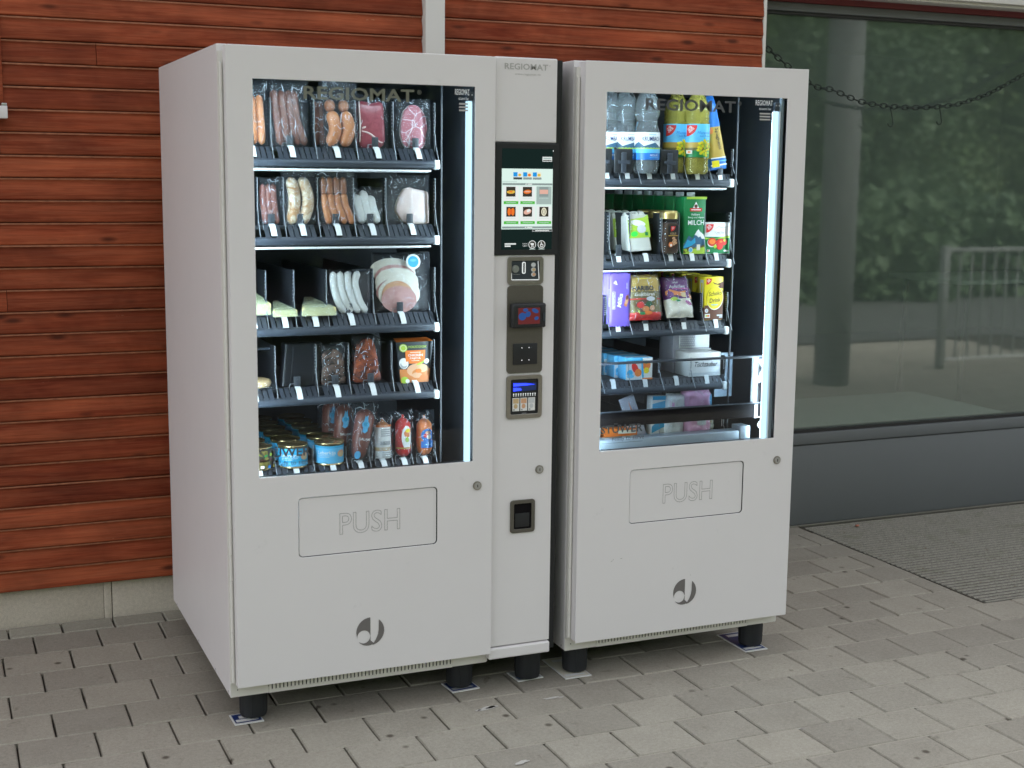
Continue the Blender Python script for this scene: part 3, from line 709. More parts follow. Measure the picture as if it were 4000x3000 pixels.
def divider_mesh(h, wavy=True):
    b = MB(); b.box(-.0008, .0008, .046, .56, -.004, h, 'tray_steel')
    out = [(.044, h), (.042, h*.55), (.046, h*.40), (.040, h*.30), (.036, h*.12), (.012, -.030)] if wavy else [(.044, h), (.042, .0), (.012, -.03)]
    b.tube(catmull([(0, y, z) for y, z in out], 18), .0013, 'wire', 6)
    b.tube([(0, .044, h), (0, .056, h+.001)], .0013, 'wire', 6)
    for k in range(9):                                            # white dots painted as light coming through punched holes
        z = h*(.93-.075*k)
        if z > h*.3: b.add([(-.0010, .0535, z-.0018), (-.0010, .0500, z-.0018), (-.0010, .0500, z+.0018), (-.0010, .0535, z+.0018)], [(0,1,2,3)], 'clip_white')
    return b.mesh('divider')
def shelf(root, zr, dz, divs, lanes, xL, xR, yF, hdiv, lip, x0, tabs=True, slat_mode=None, bars=(), fd=.045):
    """one pull-out shelf; zr rail top, dz floor above it; x in machine coordinates"""
    zf = zr+dz
    tr = MB().box(xL, xR-.006, yF+fd, .66, zf-.010, zf, 'tray_steel').build('shelf', root)
    prof = [(yF+.028, zr), (yF+.010, zr+.0005), (yF+.003, zr-.003), (yF, zr-.009), (yF, zr-.015), (yF+.004, zr-.020), (yF+.014, zr-.0225), (yF+.028, zr-.0225)]
    MB().prism(prof, xL, xR-.0155, 'rail_plastic', 'yz', True).build('rail', tr)
    b = MB(); b.box(xR-.015, xR+.0015, yF-.002, yF+.028, zr-.0235, zr+.002, 'clip_white', .004); b.build('end_cap', tr)
    if lip: MB().prism([(yF+.004, zr-.0255), (yF+.003, zr-.0300), (yF+.030, zr-.0330), (yF+.030, zr-.0310)], xL, xR-.025, 'lip_white', 'yz').build('light_lip', tr)
    md = divider_mesh(hdiv)
    for x in divs: put('divider', md, tr, (x, yF-.045+fd, zf))
    for i, (a, c) in enumerate(zip([xL+.004]+list(divs), list(divs))):
        cx = lanes[i] if i < len(lanes) else (a+c)/2
        if cx is None: continue
        o = put('clip_tongue', TONG, tr, (cx, yF+.006, zf-.004), None, (1, fd/.045, 1))
        if tabs and (slat_mode is None or i not in slat_mode): put('stop_tab', TAB, tr, (cx, yF+.003-.045+fd, zf-.002))
        k = 0
        for sgn in (-1, 1):
            x = cx+sgn*.0155
            while a+.007 < x < c-.007:
                put('slat', SLAT, tr, (x, yF+.006, zr-.002), None, (1, fd/.045*.98, dz+.004)); x += sgn*.0150
        w = [(cx-.021, yF+.043, zf+.004), (cx-.0185, yF+.044, zf+.012), (cx-.008, yF+.044, zf+.012)]
        MB().tube([(cx-.0225, yF+.030, zf-.010)]+w, .0010, 'wire', 5).build('wire_bracket', tr) if fd > .03 else None
    for a, c, z in bars: MB().box(a, c, .16, .168, z-.003, z+.003, 'rail_plastic', .001).build('cross_bar', tr)
    return tr
M('lip_white', (.85,.87,.88), .35)
def machine(name, label, x0, shelves, yF, xL, xR, lift=False):
    r = thing(name, label, 'vending machine', (x0, 0, 0), 'vending machines against the timber wall')
    Wd, Dp = .754, .916
    b = MB()
    b.box(0, .028, .0, Dp, ZB, ZT, 'white_paint'); b.box(Wd-.028, Wd, .0, Dp, ZB, ZT, 'white_paint')
    b.box(.0285, Wd-.0285, .0, Dp, ZT-.028, ZT, 'white_paint'); b.box(.0285, Wd-.0285, .0, Dp, ZB, ZB+.045, 'white_paint'); b.box(.0285, Wd-.0285, Dp-.03, Dp, ZB+.0455, ZT-.0285, 'white_paint')
    b.build('cabinet', r, bevel=.0018)
    b = MB()
    for bx in ((.029, .044, .02, .885, .15, 1.796), (Wd-.044, Wd-.029, .02, .885, .15, 1.796), (.0445, Wd-.0445, .70, .72, .15, 1.796), (.0445, Wd-.0445, .02, .6995, 1.77, 1.796), (.0445, Wd-.0445, .02, .6995, .58, .60)): b.box(*bx, 'liner')
    b.build('liner', r)
    # door
    d0, d1 = .0125, .7440 if not lift else .7560
    outer = [(d0, .135), (d1, .135), (d1, 1.8200), (d0, 1.8200)]
    if lift: outer = [(d0, .131), (d1, .131), (d1, 1.826), (d0, 1.822)]
    fl = (.1830, .5790, .4795, .6440)
    dbm = plate_bm(outer, [[(GX0, GZ0), (GX1, GZ0), (GX1, GZ1), (GX0, GZ1)], rrect(*fl, .012)], DY, DY+.0035)
    door = MB().bm(dbm, 'white_paint').build('door', r, bevel=.0014)
    b = MB()                                                     # folded rim behind the skin, dark gasket inside
    b.box(d0, d0+.004, DY+.004, -.006, .136, 1.819, 'white_paint'); b.box(d1-.004, d1, DY+.004, -.006, .136, 1.819, 'white_paint')
    b.box(d0+.0045, d1-.0045, DY+.004, -.006, .136, .140, 'white_paint'); b.box(d0+.0045, d1-.0045, DY+.004, -.006, 1.815, 1.819, 'white_paint')
    b.build('door_rim', door)
    b = MB()
    b.box(GX0-.055, GX0-.030, DY+.0105, -.008, GZ0-.02, GZ1+.02, 'black'); b.box(GX1+.006, GX1+.055, DY+.0105, -.008, GZ0-.02, GZ1+.02, 'black')
    b.box(GX0-.0015, GX1+.0055, DY+.0105, -.0355, GZ1+.003, GZ1+.02, 'black'); b.box(GX0-.055, GX1+.055, DY+.0105, -.010, .16, GZ0-.0205, 'black')
    b.box(GX0-.0015, GX1+.0055, DY+.0105, -.020, GZ0-.020, GZ0-.002, 'black')
    b.build('inner_frame', door)
    MB().box(GX0-.010, GX1+.010, DY+.0045, DY+.0095, GZ0-.010, GZ1+.010, 'pane').build('glass', door)
    # push flap
    b = MB(); b.prism(rrect(fl[0]+.0022, fl[1]-.0028, fl[2]+.0020, fl[3]-.0022, .0105), DY+.0036, DY+.009, 'white_paint'); b.build('push_flap', door, bevel=.001)
    v, f, tx0, tx1, ty0, ty1 = text_geo('PUSH', .006)
    cu = bpy.data.curves.new('lettering', 'FONT'); cu.body = 'PUSH'; cu.size = 1; cu.fill_mode = 'NONE'; cu.bevel_depth = .0075; cu.bevel_resolution = 0; cu.resolution_u = 4
    ob = bpy.data.objects.new('push_lettering', cu); me = bpy.data.meshes.new_from_object(ob); bpy.data.objects.remove(ob)
    k = .172/(tx1-tx0); cz = .562
    for q in me.vertices: q.co = ((q.co.x-(tx0+tx1)/2)*k+.384, DY+.0034+q.co.z*k*.6, (q.co.y-(ty0+ty1)/2)*k*1.12+cz)
    me.materials.clear(); me.materials.append(MATS['groove']); put('push_lettering', me, door)
    # emblem, lock
    cx, cz, R = .3815, .2495, .0402
    P = Print(lambda u, w, t: (u, DY-t, w)); xs = cx+.0005; q = math.degrees(math.acos((xs-cx)/R))
    left = arc(cx, cz, R, q, 232, 20)+[(cx-.019, cz-.0345)]
    ring = arc(cx-.0190, cz-.0140, .0185, 215, -40, 22)
    P.poly(arc(cx, cz, R, q, 205, 20)+arc(cx-.0190, cz-.0140, .0185, 172, 10, 14)+[(xs, cz-.012)], 'print_grey')
    P.poly(arc(cx-.006, cz-.006, .0345, 218, 300, 12)[::1]+[(xs, cz-.026), (xs, cz-.012)]+arc(cx-.0190, cz-.0140, .0185, 0, -118, 14), 'print_grey')
    P.poly(arc(cx, cz, R, 52, -82, 20)+[(cx+.016, cz-.025), (cx+.0225, cz-.010), (cx+.0245, cz+.004), (cx+.0247, cz+.0317)], 'print_grey')
    P.build('emblem', door)
    lx, lz = .6975, .6375
    b = MB(); c = (lx, lz)
    for rad, y0, y1, mt in ((.0125, DY-.003, DY+.001, 'brushed'), (.0095, DY-.0052, DY-.003, 'steel')): b.prism([(lx+rad*math.cos(2*PI*i/24), lz+rad*math.sin(2*PI*i/24)) for i in range(24)], y0, y1, mt, smooth=True)
    b.box(lx-.0012, lx+.0012, DY-.0056, DY-.0050, lz-.004, lz+.004, 'black'); b.build('lock', door)
    # hinge
    h = MB(); h.box(.0008, .0122, -.016, -.001, .137, 1.806, 'offwhite_paint'); h.build('hinge_leaf', door)
    z = .142; kn = MB().lathe([(.0042, 0), (.0042, .0700)], 'offwhite_paint', 12).mesh('hinge_knuckle')
    while z < 1.73: put('hinge_knuckle', kn, door, (.0062, -.0185, z)); z += .0712
    # base panel and grille
    MB().box(.0006, .1058, -.0035, -.0005, ZB-.001, .1342, 'offwhite_paint').build('base_panel', r, bevel=.001)
    MB().box(.6436, Wd-.004, -.0035, -.0005, ZB-.001, .1342, 'offwhite_paint').build('base_panel', r, bevel=.001)
    holes = [rrect(.1135+.01065*k, .1170+.01065*k, .1030, .1255, .0016, 2) for k in range(50)]
    MB().bm(plate_bm([(.1064, .0935), (.6430, .0935), (.6430, .1330), (.1064, .1330)], holes, -.0040, -.0020), 'offwhite_paint').build('vent_grille', r)
    MB().box(.107, .643, -.0015, .004, .096, .133, 'black').build('grille_backing', r)
    for x in (.02, .105): MB().tube([(x, -.0037, .114), (x, -.0030, .114)], .0018, 'black', 6).build('screw', r)
    for y in (.02, .20, .46, .84): MB().tube([(-.0012, y, .104), (.001, y, .104)], .0032, 'steel', 6).build('screw', r)
    MB().box(.06, Wd-.06, .06, .86, .070, ZB-.0005, 'black').build('under_frame', r)
    fm = MB().lathe([(.0365, 0.003), (.0385, .012), (.0400, .092)], 'rubber', 22)
    for a in range(6): t = a*PI/3+.2; fm.tube([(.0375*math.cos(t), .0375*math.sin(t), .012), (.0395*math.cos(t), .0395*math.sin(t), .09)], .0022, 'rubber', 5)
    fm = fm.mesh('leg')
    global LEGM; LEGM = fm
    for x, y in (LEGS_B if lift else LEGS_A): put('leg', fm, r, (x, y, 0.0062))
    # strip lights inside the door, left and right
    for x, zt, zb_ in ((.6725 if not lift else .6540, 1.700, .61), (.0640, 1.700, .61)):
        b = MB(); b.prism([(x-.0085+.017*i/8, -.0360-.0065*math.sin(PI*i/8)) for i in range(9)]+[(x+.0085, -.0300), (x-.0085, -.0300)], zb_, zt, 'led_soft' if x > .3 else 'led_strong', 'xy')
        b.box(x-.0080, x+.0080, -.0299, -.0290, zb_, zt, 'led' if x > .3 else 'led_strong'); b.build('light_strip', door)
        b = MB(); b.box(x-.0085, x+.0085, -.0430, -.030, zt+.001, zt+.026, 'rail_plastic', .002); b.box(x-.0085, x+.0085, -.0430, -.030, zb_-.02, zb_-.001, 'rail_plastic', .002)
        if lift and x > .3: b.box(x+.0095, x+.0125, -.043, -.020, zb_, zt, 'p_silver')
        b.build('light_fitting', door)
        for dx in (-.0045, .0055): MB().ell((x+dx, -.0433, zt+.017), (.0018,.0012,.0018), 'p_white', 8, 5).build('screw', door)
    b = MB(); b.box(.10, .640, -.0330, -.0270, 1.7450, 1.7510, 'led_strong'); b.box(.09, .65, -.034, -.026, 1.7512, 1.757, 'rail_plastic'); b.build('added_head_light', door)  # unseen strip added above the opening to light the goods
    if lift:
        b = MB()                                                 # a few scratches low on the door
        for u, w, a, q in ((.128, .372, .0035, .5), (.133, .376, .002, .9), (.160, .377, .0045, .2), (.40, .30, .002, .1)): b.add([(u-a, DY-.0004, w-a*q), (u+a*.3, DY-.0004, w-.0006), (u+a, DY-.0004, w+a*q), (u-a*.2, DY-.0004, w+.0007)], [(0,1,2,3)], 'scuff')
        b.build('scratch', door)
    if lift: MB().tube([(.6775, -.030, .62), (.6775, -.030, 1.76)], .0075, 'lift_steel', 14).build('guide_rail', r)
    MB().box(xR+.001, xR+.005, .055, .062, .62, 1.765, 'tray_steel').build('rack_upright', r)
    for s_ in shelves: shelf(r, xL=xL, xR=xR, yF=yF, x0=x0, **s_)
    # lettering on the glass
    gy = DY+.0041
    P = Print(lambda u, w, t: (u, gy-t, w)); pm = 'glass_print' if not lift else 'glass_print_dark'
    tx = .370 if not lift else .364
    P.text('REGIOMAT', tx-.008, 1.7085, .0335, pm, .300, .022); P.ell(tx+.156, 1.719, .0060, .0060, pm); P.ell(tx+.156, 1.719, .0050, .0050, 'black'); P.text('R', tx+.156, 1.719, .0058, pm)
    P.build('glass_lettering', door)
    P = Print(lambda u, w, t: (u, gy-t, w)); sx = .150 if not lift else .1535
    P.text('STÜWER', sx, .7735, .030, 'glass_print_dark', .140, .022); P.text('ready to serve', sx+.022, .7405, .016, 'glass_print_dark', .106, .004); P.rect(sx-.066, sx+.070, .7290, .7302, 'glass_print_dark')
    P.build('maker_lettering', door)
    P = Print(lambda u, w, t: (u, gy-t, w)); wx = .648 if not lift else .604
    ww = .036 if not lift else .052
    P.text('REGIOMAT', wx, 1.7235, .0155, 'glass_print_white', ww*1.15, .012)
    P.text('da kommi i her', wx+.004, 1.7065, .0075, 'glass_print_white', ww*.8, .004)
    for k in range(3): P.rect(wx-ww*.36+.004, wx+ww*.36+.004, 1.690-.0085*k, 1.6945-.0085*k, 'print_silver')
    P.build('notice_lettering', door)
    return r
LEGS_A = [(.0790, .075), (.6950, .075), (.085, .85), (.69, .85)]; LEGS_B = [(.0660, .062), (.7000, .062), (.085, .85), (.69, .85)]
A_RAIL = [1.5412, 1.3330, 1.0885, .8960, .6700]; A_DZ = [.030, .030, .028, .022, .026]
A_DIV = [[.1606, .2796, .3938, .5025, .6249], [.122, .1928, .2868, .3876, .4806, .6262], [.1404, .2179, .3092, .4423, .6258], [.1632, .2775, .3707, .4968, .6247], [.1584, .2658, .3611, .4291, .4947, .5545, .627]]
A_LANE = [[.105, .211, .335, .449, .566], [None, .157, .238, .336, .434, .549], [.10, .185, .270, .372, .520], [.10, .222, .330, .433, .562], [.11, .212, .317, .398, .466, .527, .590]]
AF = [z+d for z, d in zip(A_RAIL, A_DZ)]
sh = []
for i in range(5):
    sh.append(dict(zr=A_RAIL[i], dz=A_DZ[i], divs=A_DIV[i], lanes=A_LANE[i], hdiv=(.128, .128, .125, .118, .045)[i], lip=i < 2, tabs=i < 4,
                   slat_mode={0: (), 2: (0, 1, 2), 3: (0, 4)}.get(i), bars=[[(.09, .16, AF[0]+.125), (.255, .31, AF[0]+.125), (.37, .52, AF[0]+.122), (.575, .625, AF[0]+.122)], [], [(.40, .45, AF[2]+.118), (.585, .625, AF[2]+.120)], [(.10, .165, AF[3]+.105), (.335, .39, AF[3]+.11), (.46, .52, AF[3]+.11)], []][i]))
machine('vending_machine', 'left white vending machine of sausages and meat with the payment terminal at its side', 0.0, sh, .06, .046, .6245)
B_RAIL = [1.4980, 1.2535, 1.0455, .8725, .700]; B_DZ = [.015, .0175, .0205, .020, .014]; BX = 1.0027
B_DIV = [[1.184, 1.2505, 1.3314, 1.4117, 1.4971, 1.5830], [1.1636, 1.2324, 1.3412, 1.4004, 1.4906, 1.5830], [1.1607, 1.2341, 1.3711, 1.4902, 1.5820], [1.1446, 1.2388, 1.3476, 1.457, 1.5820], [1.17, 1.26, 1.35, 1.45, 1.5820]]
B_LANE = [[1.149, 1.217, 1.291, 1.371, 1.456, 1.536], [1.13, 1.194, 1.287, 1.372, 1.446, 1.532], [1.125, 1.197, 1.292, 1.424, 1.538], [1.11, 1.186, 1.295, 1.404, 1.512], [1.12, 1.215, 1.305, 1.40, 1.51]]
BF = [z+d for z, d in zip(B_RAIL, B_DZ)]
sh = []
for i in range(5):
    sh.append(dict(zr=B_RAIL[i], dz=B_DZ[i], divs=[x-BX for x in B_DIV[i]], lanes=[x-BX for x in B_LANE[i]], hdiv=(.075, .125, .085, .06, .05)[i], lip=i < 2, tabs=True, fd=.018,
                   slat_mode={0: (0, 1, 2, 3, 4), 1: (2, 3, 4, 5), 2: (0, 1, 4), 3: (0, 1, 2, 3, 4), 4: (0, 1, 2, 3, 4)}.get(i), bars=[[(.50, .57, BF[0]+.15)], [], [], [], []][i]))
mB = machine('vending_machine', 'right white vending machine of drinks, milk and sweets with a glass delivery lift', BX, sh, .06, .046, .5775, True)
# delivery lift of the right machine
b = MB(); b.box(.062, .676, .0, .020, .768, .812, 'bar_dark'); b.build('lift_front', mB)
MB().box(.062, .680, -.006, .000, .8125, .955, 'perspex').build('lift_window', mB); MB().box(.062, .684, -.008, .012, .9555, .9610, 'rail_plastic', .001).build('lift_top_edge', mB); MB().box(.062, .684, -.008, .0, .8122, .8150, 'rail_plastic').build('lift_edge', mB)
b = MB(); b.prism([(.6430, .9500), (.6780, .9500), (.6830, .9250), (.6560, .8760), (.6400, .8760), (.6640, .9210)], -.004, .002, 'p_grey'); b.build('lift_bracket', mB, bevel=.001)
MB().box(.575, .640, .13, .134, .815, .955, 'lift_steel').build('lift_side_plate', mB)
b = MB(); b.box(.640, .652, -.003, .008, .765, .808, 'p_grey', .001); b.box(.672, .678, -.003, .008, .765, .806, 'p_grey', .001); b.box(.652, .672, .0, .008, .765, .770, 'p_grey', .001); b.ell((.667, .002, .742), (.011, .008, .012), 'p_silver', 12, 8); b.build('lift_drive', mB)
MB().box(.070, .590, .0, .050, .640, .728, 'lift_steel', .002).build('catch_tray', mB); MB().box(.592, .628, -.002, .05, .640, .742, 'lift_steel', .002).build('tray_end', mB)
# ------------------------------------------------------------ payment terminal beside the left machine
def terminal():
    r = thing('payment_terminal', 'narrow white payment terminal with touchscreen between the two machines', 'payment terminal', (.7545, 0, 0))
    X = lambda x: x-.7545
    PY = -.030
    MB().box(X(.7555), X(.9640), -.006, .60, .112, 1.822, 'black').build('housing', r)
    MB().box(X(.7440), X(.9385), PY-.006, -.0065, .1105, .1445, 'white_paint').build('base_strip', r, bevel=.005)
    lower = [(X(.7500), .1475), (X(.9380), .1475), (X(.9380), 1.2835), (X(.7500), 1.2835)]
    hole = [(X(.7930), 1.2030), (X(.8990), 1.2030), (X(.8990), 1.2785), (X(.7930), 1.2785)]
    MB().bm(plate_bm(lower, [], PY, -.0065), 'white_paint').build('lower_panel', r, bevel=.0025)
    MB().box(X(.7500), X(.9380), PY, -.0065, 1.5935, 1.8235, 'white_paint').build('upper_panel', r, bevel=.004)
    P = Print(lambda u, w, t: (X(u), PY-t, w)); P.text('REGIOMAT', .8430, 1.7985, .0165, 'print_silver', .130, .015); P.text('®', .9135, 1.8035, .004, 'print_silver'); P.text('www.regiomat.de', .8470, 1.7780, .0065, 'print_silver', .078); P.build('lettering', r)
    # touchscreen
    sc = MB().box(X(.7520), X(.9422), PY-.006, -.006, 1.2845, 1.5925, 'black').build('touchscreen', r, bevel=.002)
    P = Print(lambda u, w, t: (X(u), PY-.006-t, w), .00012, .0002)
    P.rect(.7705, .9245, 1.2990, 1.5768, 'scr_bg'); P.rect(.7700, .9245, 1.3555, 1.5222, 'scr_white')
    for k in range(3):
        u = .8045+.0292*k; P.rect(u, u+.0255, 1.4995, 1.5125, 'scr_pale' if k else 'scr_white2'); P.rect(u, u+.0125, 1.5005, 1.5125, 'scr_blue'); P.ell(u+.019, 1.505, .005, .004, ('scr_yellow', 'scr_orange', 'scr_yellow')[k], 10); P.rect(u, u+.0265, 1.4925, 1.4985, 'scr_dark' if k == 0 else 'scr_grey')
    P.rect(.771, .815, 1.4850, 1.4875, 'scr_mid')
    P.rect(.7715, .9230, 1.4770, 1.4825, 'scr_grey'); P.ell(.8425, 1.4797, .002, .002, 'scr_text', 8); P.rect(.847, .861, 1.4785, 1.4812, 'scr_text')
    P.rect(.7715, .9230, 1.3578, 1.3632, 'scr_grey'); P.ell(.8425, 1.3605, .002, .002, 'scr_text', 8); P.rect(.847, .863, 1.3592, 1.3618, 'scr_text')
    for rw in range(2):
        for cl in range(3):
            u = .7740+.0497*cl; z = 1.4740-.0550*rw; dim = (rw == 0 and cl == 2)
            P.rect(u, u+.0462, z-.0495, z, 'scr_shade' if dim else 'scr_text'); P.rect(u+.0085, u+.0365, z-.0285, z-.0015, 'scr_photo' if not dim else 'scr_grey')
            c = (u+.0225, z-.015)
            if (rw, cl) == (0, 0): P.ell(c[0], c[1]-.001, .0125, .0045, 'scr_yellow'); P.ell(c[0]+.002, c[1], .009, .002, 'scr_orange'); P.ell(c[0]+.008, c[1], .004, .0035, 'scr_yellow')
            elif (rw, cl) == (0, 1): P.ell(c[0], c[1], .012, .0055, 'scr_orange', rot=.1); P.ell(c[0], c[1]+.0005, .009, .0018, 'scr_pink')
            elif dim: P.rect(c[0]-.013, c[0]+.013, c[1]-.006, c[1]+.006, 'scr_pink')
            elif (rw, cl) == (1, 0): P.ell(c[0]-.0055, c[1], .005, .0105, 'scr_orange'); P.ell(c[0]+.0055, c[1], .005, .0105, 'scr_orange'); P.ell(c[0], c[1], .0018, .008, 'scr_red')
            elif (rw, cl) == (1, 1): P.ell(c[0], c[1], .012, .007, 'scr_pink', rot=.3); P.ell(c[0]+.003, c[1]+.003, .006, .004, 'scr_text', rot=.5); P.ell(c[0]-.004, c[1]-.003, .004, .003, 'scr_pink')
            else: P.ell(c[0], c[1], .008, .0115, 'scr_pale'); P.ell(c[0], c[1], .0048, .0085, 'scr_photo'); P.ell(c[0], c[1], .0025, .008, 'scr_pale')
            P.rect(u+.008, u+.037, z-.0335, z-.0325, 'scr_mid')
            if not dim: P.rect(u+.001, u+.0452, z-.0490, z-.0410, 'scr_green'); P.rect(u+.008, u+.038, z-.0460, z-.0445, 'scr_mid')
    P.rect(.8890, .9180, 1.5425, 1.5555, 'scr_text'); P.rect(.8905, .9165, 1.5440, 1.5468, 'scr_photo'); P.text('Bratwurst', .9035, 1.5510, .0058, 'scr_photo', .023) if False else P.rect(.8915, .9155, 1.5490, 1.5532, 'scr_shade')
    P.ell(.9215, 1.5718, .0014, .0020, 'scr_text', 8)
    P.rect(.8605, .9215, 1.3490, 1.3545, 'scr_text'); P.rect(.8612, .9208, 1.3496, 1.3539, 'scr_dark'); P.rect(.870, .912, 1.3507, 1.3528, 'scr_text')
    for k in range(2): P.rect(.7770, .811-.016*k, 1.3075+.0060*(1-k), 1.3112+.0060*(1-k), 'scr_text'); P.text('0,00 €', .8385, 1.3093+.0060*(1-k), .0042, 'scr_text', .0145)
    for k, u in enumerate((.8605, .8885)):
        P.ell(u, 1.3130, .0115, .0115, 'scr_text', 24); P.ell(u, 1.3130, .0098, .0098, 'scr_photo', 24)
        if k == 0:
            P.poly([(u-.006, 1.3175), (u+.0055, 1.3165), (u+.004, 1.3110), (u-.0035, 1.3110)], 'scr_text'); P.rect(u-.003, u+.004, 1.3082, 1.3095, 'scr_text'); P.ell(u-.002, 1.3065, .0013, .0013, 'scr_text', 8); P.ell(u+.003, 1.3065, .0013, .0013, 'scr_text', 8)
        else:
            P.ell(u+.0005, 1.3105, .0052, .0052, 'scr_text', 16); P.ell(u+.0008, 1.3110, .0037, .0037, 'scr_photo', 16); P.rect(u-.0022, u-.0002, 1.3115, 1.3175, 'scr_text'); P.ell(u-.0012, 1.3192, .0016, .0016, 'scr_text', 8); P.rect(u-.0012, u+.004, 1.3115, 1.3130, 'scr_text')
        P.rect(u-.009, u+.009, 1.2995, 1.3010, 'scr_mid')
    P.build('display', sc)
    def bezel(name, x0, x1, z0, z1, inset, rad, mat):
        b = MB().bm(plate_bm(rrect(X(x0), X(x1), z0, z1, rad), [rrect(X(x0)+inset, X(x1)-inset, z0+inset, z1-inset, .004)], PY-.0055, PY+.0005), mat); return b.build(name, r, bevel=.0012)
    # coin panel
    c = bezel('coin_panel', .7915, .9010, 1.2010, 1.2790, .0115, .010, 'brushed')
    MB().box(X(.8025), X(.8900), PY-.0006, PY, 1.2120, 1.2680, 'p_charcoal').build('coin_plate', c)
    P = Print(lambda u, w, t: (X(u), PY-.0008-t, w)); P.poly([(.8040, 1.2135), (.8880, 1.2125), (.8885, 1.2145), (.8050, 1.2155)], 'scr_text'); P.poly([(.8880, 1.2125), (.8900, 1.2125), (.8860, 1.2660), (.8845, 1.2660)], 'scr_text'); P.rect(.8040, .8052, 1.2140, 1.2330, 'scr_text'); P.rect(.8085, .8300, 1.2290, 1.2300, 'p_grey')
    for k, m_ in enumerate(('p_silver', 'p_tan', 'p_skin')): P.ell(.8710, 1.2555-.0135*k, .0075, .0062, 'p_silver'); P.ell(.8722, 1.2555-.0135*k, .0050, .0045, m_)
    P.build('coin_print', c)
    b = MB(); b.prism([(X(.8155)+.0105*math.cos(a*PI/12), 1.2450+.0105*math.sin(a*PI/12)) for a in range(24)], PY-.0050, PY-.0007, 'steel', smooth=True); b.prism([(X(.8155)+.0060*math.cos(a*PI/12), 1.2450+.0060*math.sin(a*PI/12)) for a in range(24)], PY-.0075, PY-.0051, 'steel', smooth=True); b.build('return_button', c)
    b = MB(); b.prism(rrect(X(.8365), X(.8470), 1.2310, 1.2640, .004), PY-.0022, PY-.0007, 'scr_text'); b.prism(rrect(X(.8395), X(.8440), 1.2335, 1.2615, .002), PY-.0027, PY-.0023, 'black'); b.build('coin_slot', c)
    # card reader plate
    pl = MB().bm(plate_bm(rrect(X(.7920), X(.9020), .9490, 1.1980, .011), [], PY-.003, PY+.0005), 'plate_bronze').build('reader_plate', r, bevel=.001)
    b = MB(); b.box(X(.7990), X(.9030), PY-.024, PY-.0031, 1.0800, 1.1490, 'black', .005); b.build('card_reader', pl)
    P = Print(lambda u, w, t: (X(u), PY-.0240-t, w)); P.rect(.8090, .8890, 1.0880, 1.1400, 'black'); P.rect(.8160, .8830, 1.0910, 1.1370, 'rd_red')
    for a in ((.829, 1.113, .012, .011, .2), (.846, 1.119, .009, .008, .6), (.868, 1.128, .011, .006, -.4), (.872, 1.107, .007, .005, .3), (.838, 1.131, .008, .005, 0)): P.ell(a[0], a[1], a[2], a[3], 'rd_blue', 14, a[4])
    P.rect(.8925, .8995, 1.098, 1.122, 'p_charcoal'); P.build('reader_screen', pl)
    b = MB(); b.box(X(.8105), X(.8850), PY-.006, PY-.0031, .9740, 1.0340, 'black', .0012); b.build('contactless_pad', pl)
    b = MB()
    for u in (.8370, .8590):
        for z in (.9865, 1.0220): b.ell((X(u), PY-.0062, z), (.0016, .0008, .0016), 'scr_text', 8, 5)
    b.build('signal_lights', pl)
    # note acceptor
    c = bezel('note_acceptor', .7920, .9020, .8185, .9440, .0125, .010, 'brushed')
    MB().box(X(.8035), X(.8905), PY-.0006, PY, .8300, .9325, 'black').build('note_plate', c)
    P = Print(lambda u, w, t: (X(u), PY-.0008-t, w))
    for k, m_ in enumerate(('p_tan', 'p_skin', 'p_silver')):
        u = .8115+.0240*k; P.rect(u, u+.0215, .8400, .8780, 'p_white'); P.rect(u+.002, u+.0195, .862, .876, m_); P.ell(u+.010, .854, .006, .007, m_, 12); P.rect(u+.002, u+.007, .842, .846, 'p_grey')
    for k in range(10): u = .8130+.0072*k; P.rect(u, u+.0018, .8825, .8890, 'scr_text'); P.ell(u+.0009, .8900, .0019, .0019, 'scr_text', 8)
    P.rect(.838, .852, .8335, .8350, 'p_grey'); P.build('note_print', c)
    b = MB(); b.prism([(X(.812), .9235), (X(.884), .9195), (X(.884), .8990), (X(.812), .8955)], PY-.0035, PY-.0010, 'p_navy'); b.build('note_mouth', c)
    b = MB(); b.prism([(X(.813), .9205), (X(.850), .9195), (X(.880), .9150), (X(.850), .9135), (X(.813), .9120)], PY-.0042, PY-.0036, 'blue_led'); b.prism([(X(.813), .9080), (X(.836), .9060), (X(.838), .9000), (X(.813), .8980)], PY-.0042, PY-.0036, 'blue_led'); b.build('note_light', c)
    # change tray and lock
    c = bezel('change_tray', .8080, .8850, .4830, .5800, .0110, .009, 'plate_bronze'); MB().box(X(.8185), X(.8745), PY-.0008, PY-.0002, .4935, .5695, 'bar_dark').build('tray_opening', c)
    MB().box(X(.8240), X(.8690), PY-.0020, PY-.0009, .4990, .5400, 'black', .0004).build('tray_flap', c)
    lx, lz = X(.8985), .6650; b = MB()
    for rad, y0, y1, mt in ((.0122, PY-.003, PY+.0005, 'brushed'), (.0092, PY-.0052, PY-.003, 'steel')): b.prism([(lx+rad*math.cos(2*PI*i/24), lz+rad*math.sin(2*PI*i/24)) for i in range(24)], y0, y1, mt, smooth=True)
    b.box(lx-.0012, lx+.0012, PY-.0056, PY-.0050, lz-.004, lz+.004, 'black'); b.build('lock', r)
    fm = LEGM
    for y in (.060, .5): put('leg', fm, r, (X(.9090), y, .0062), None, (1, 1, 1.15))
terminal()
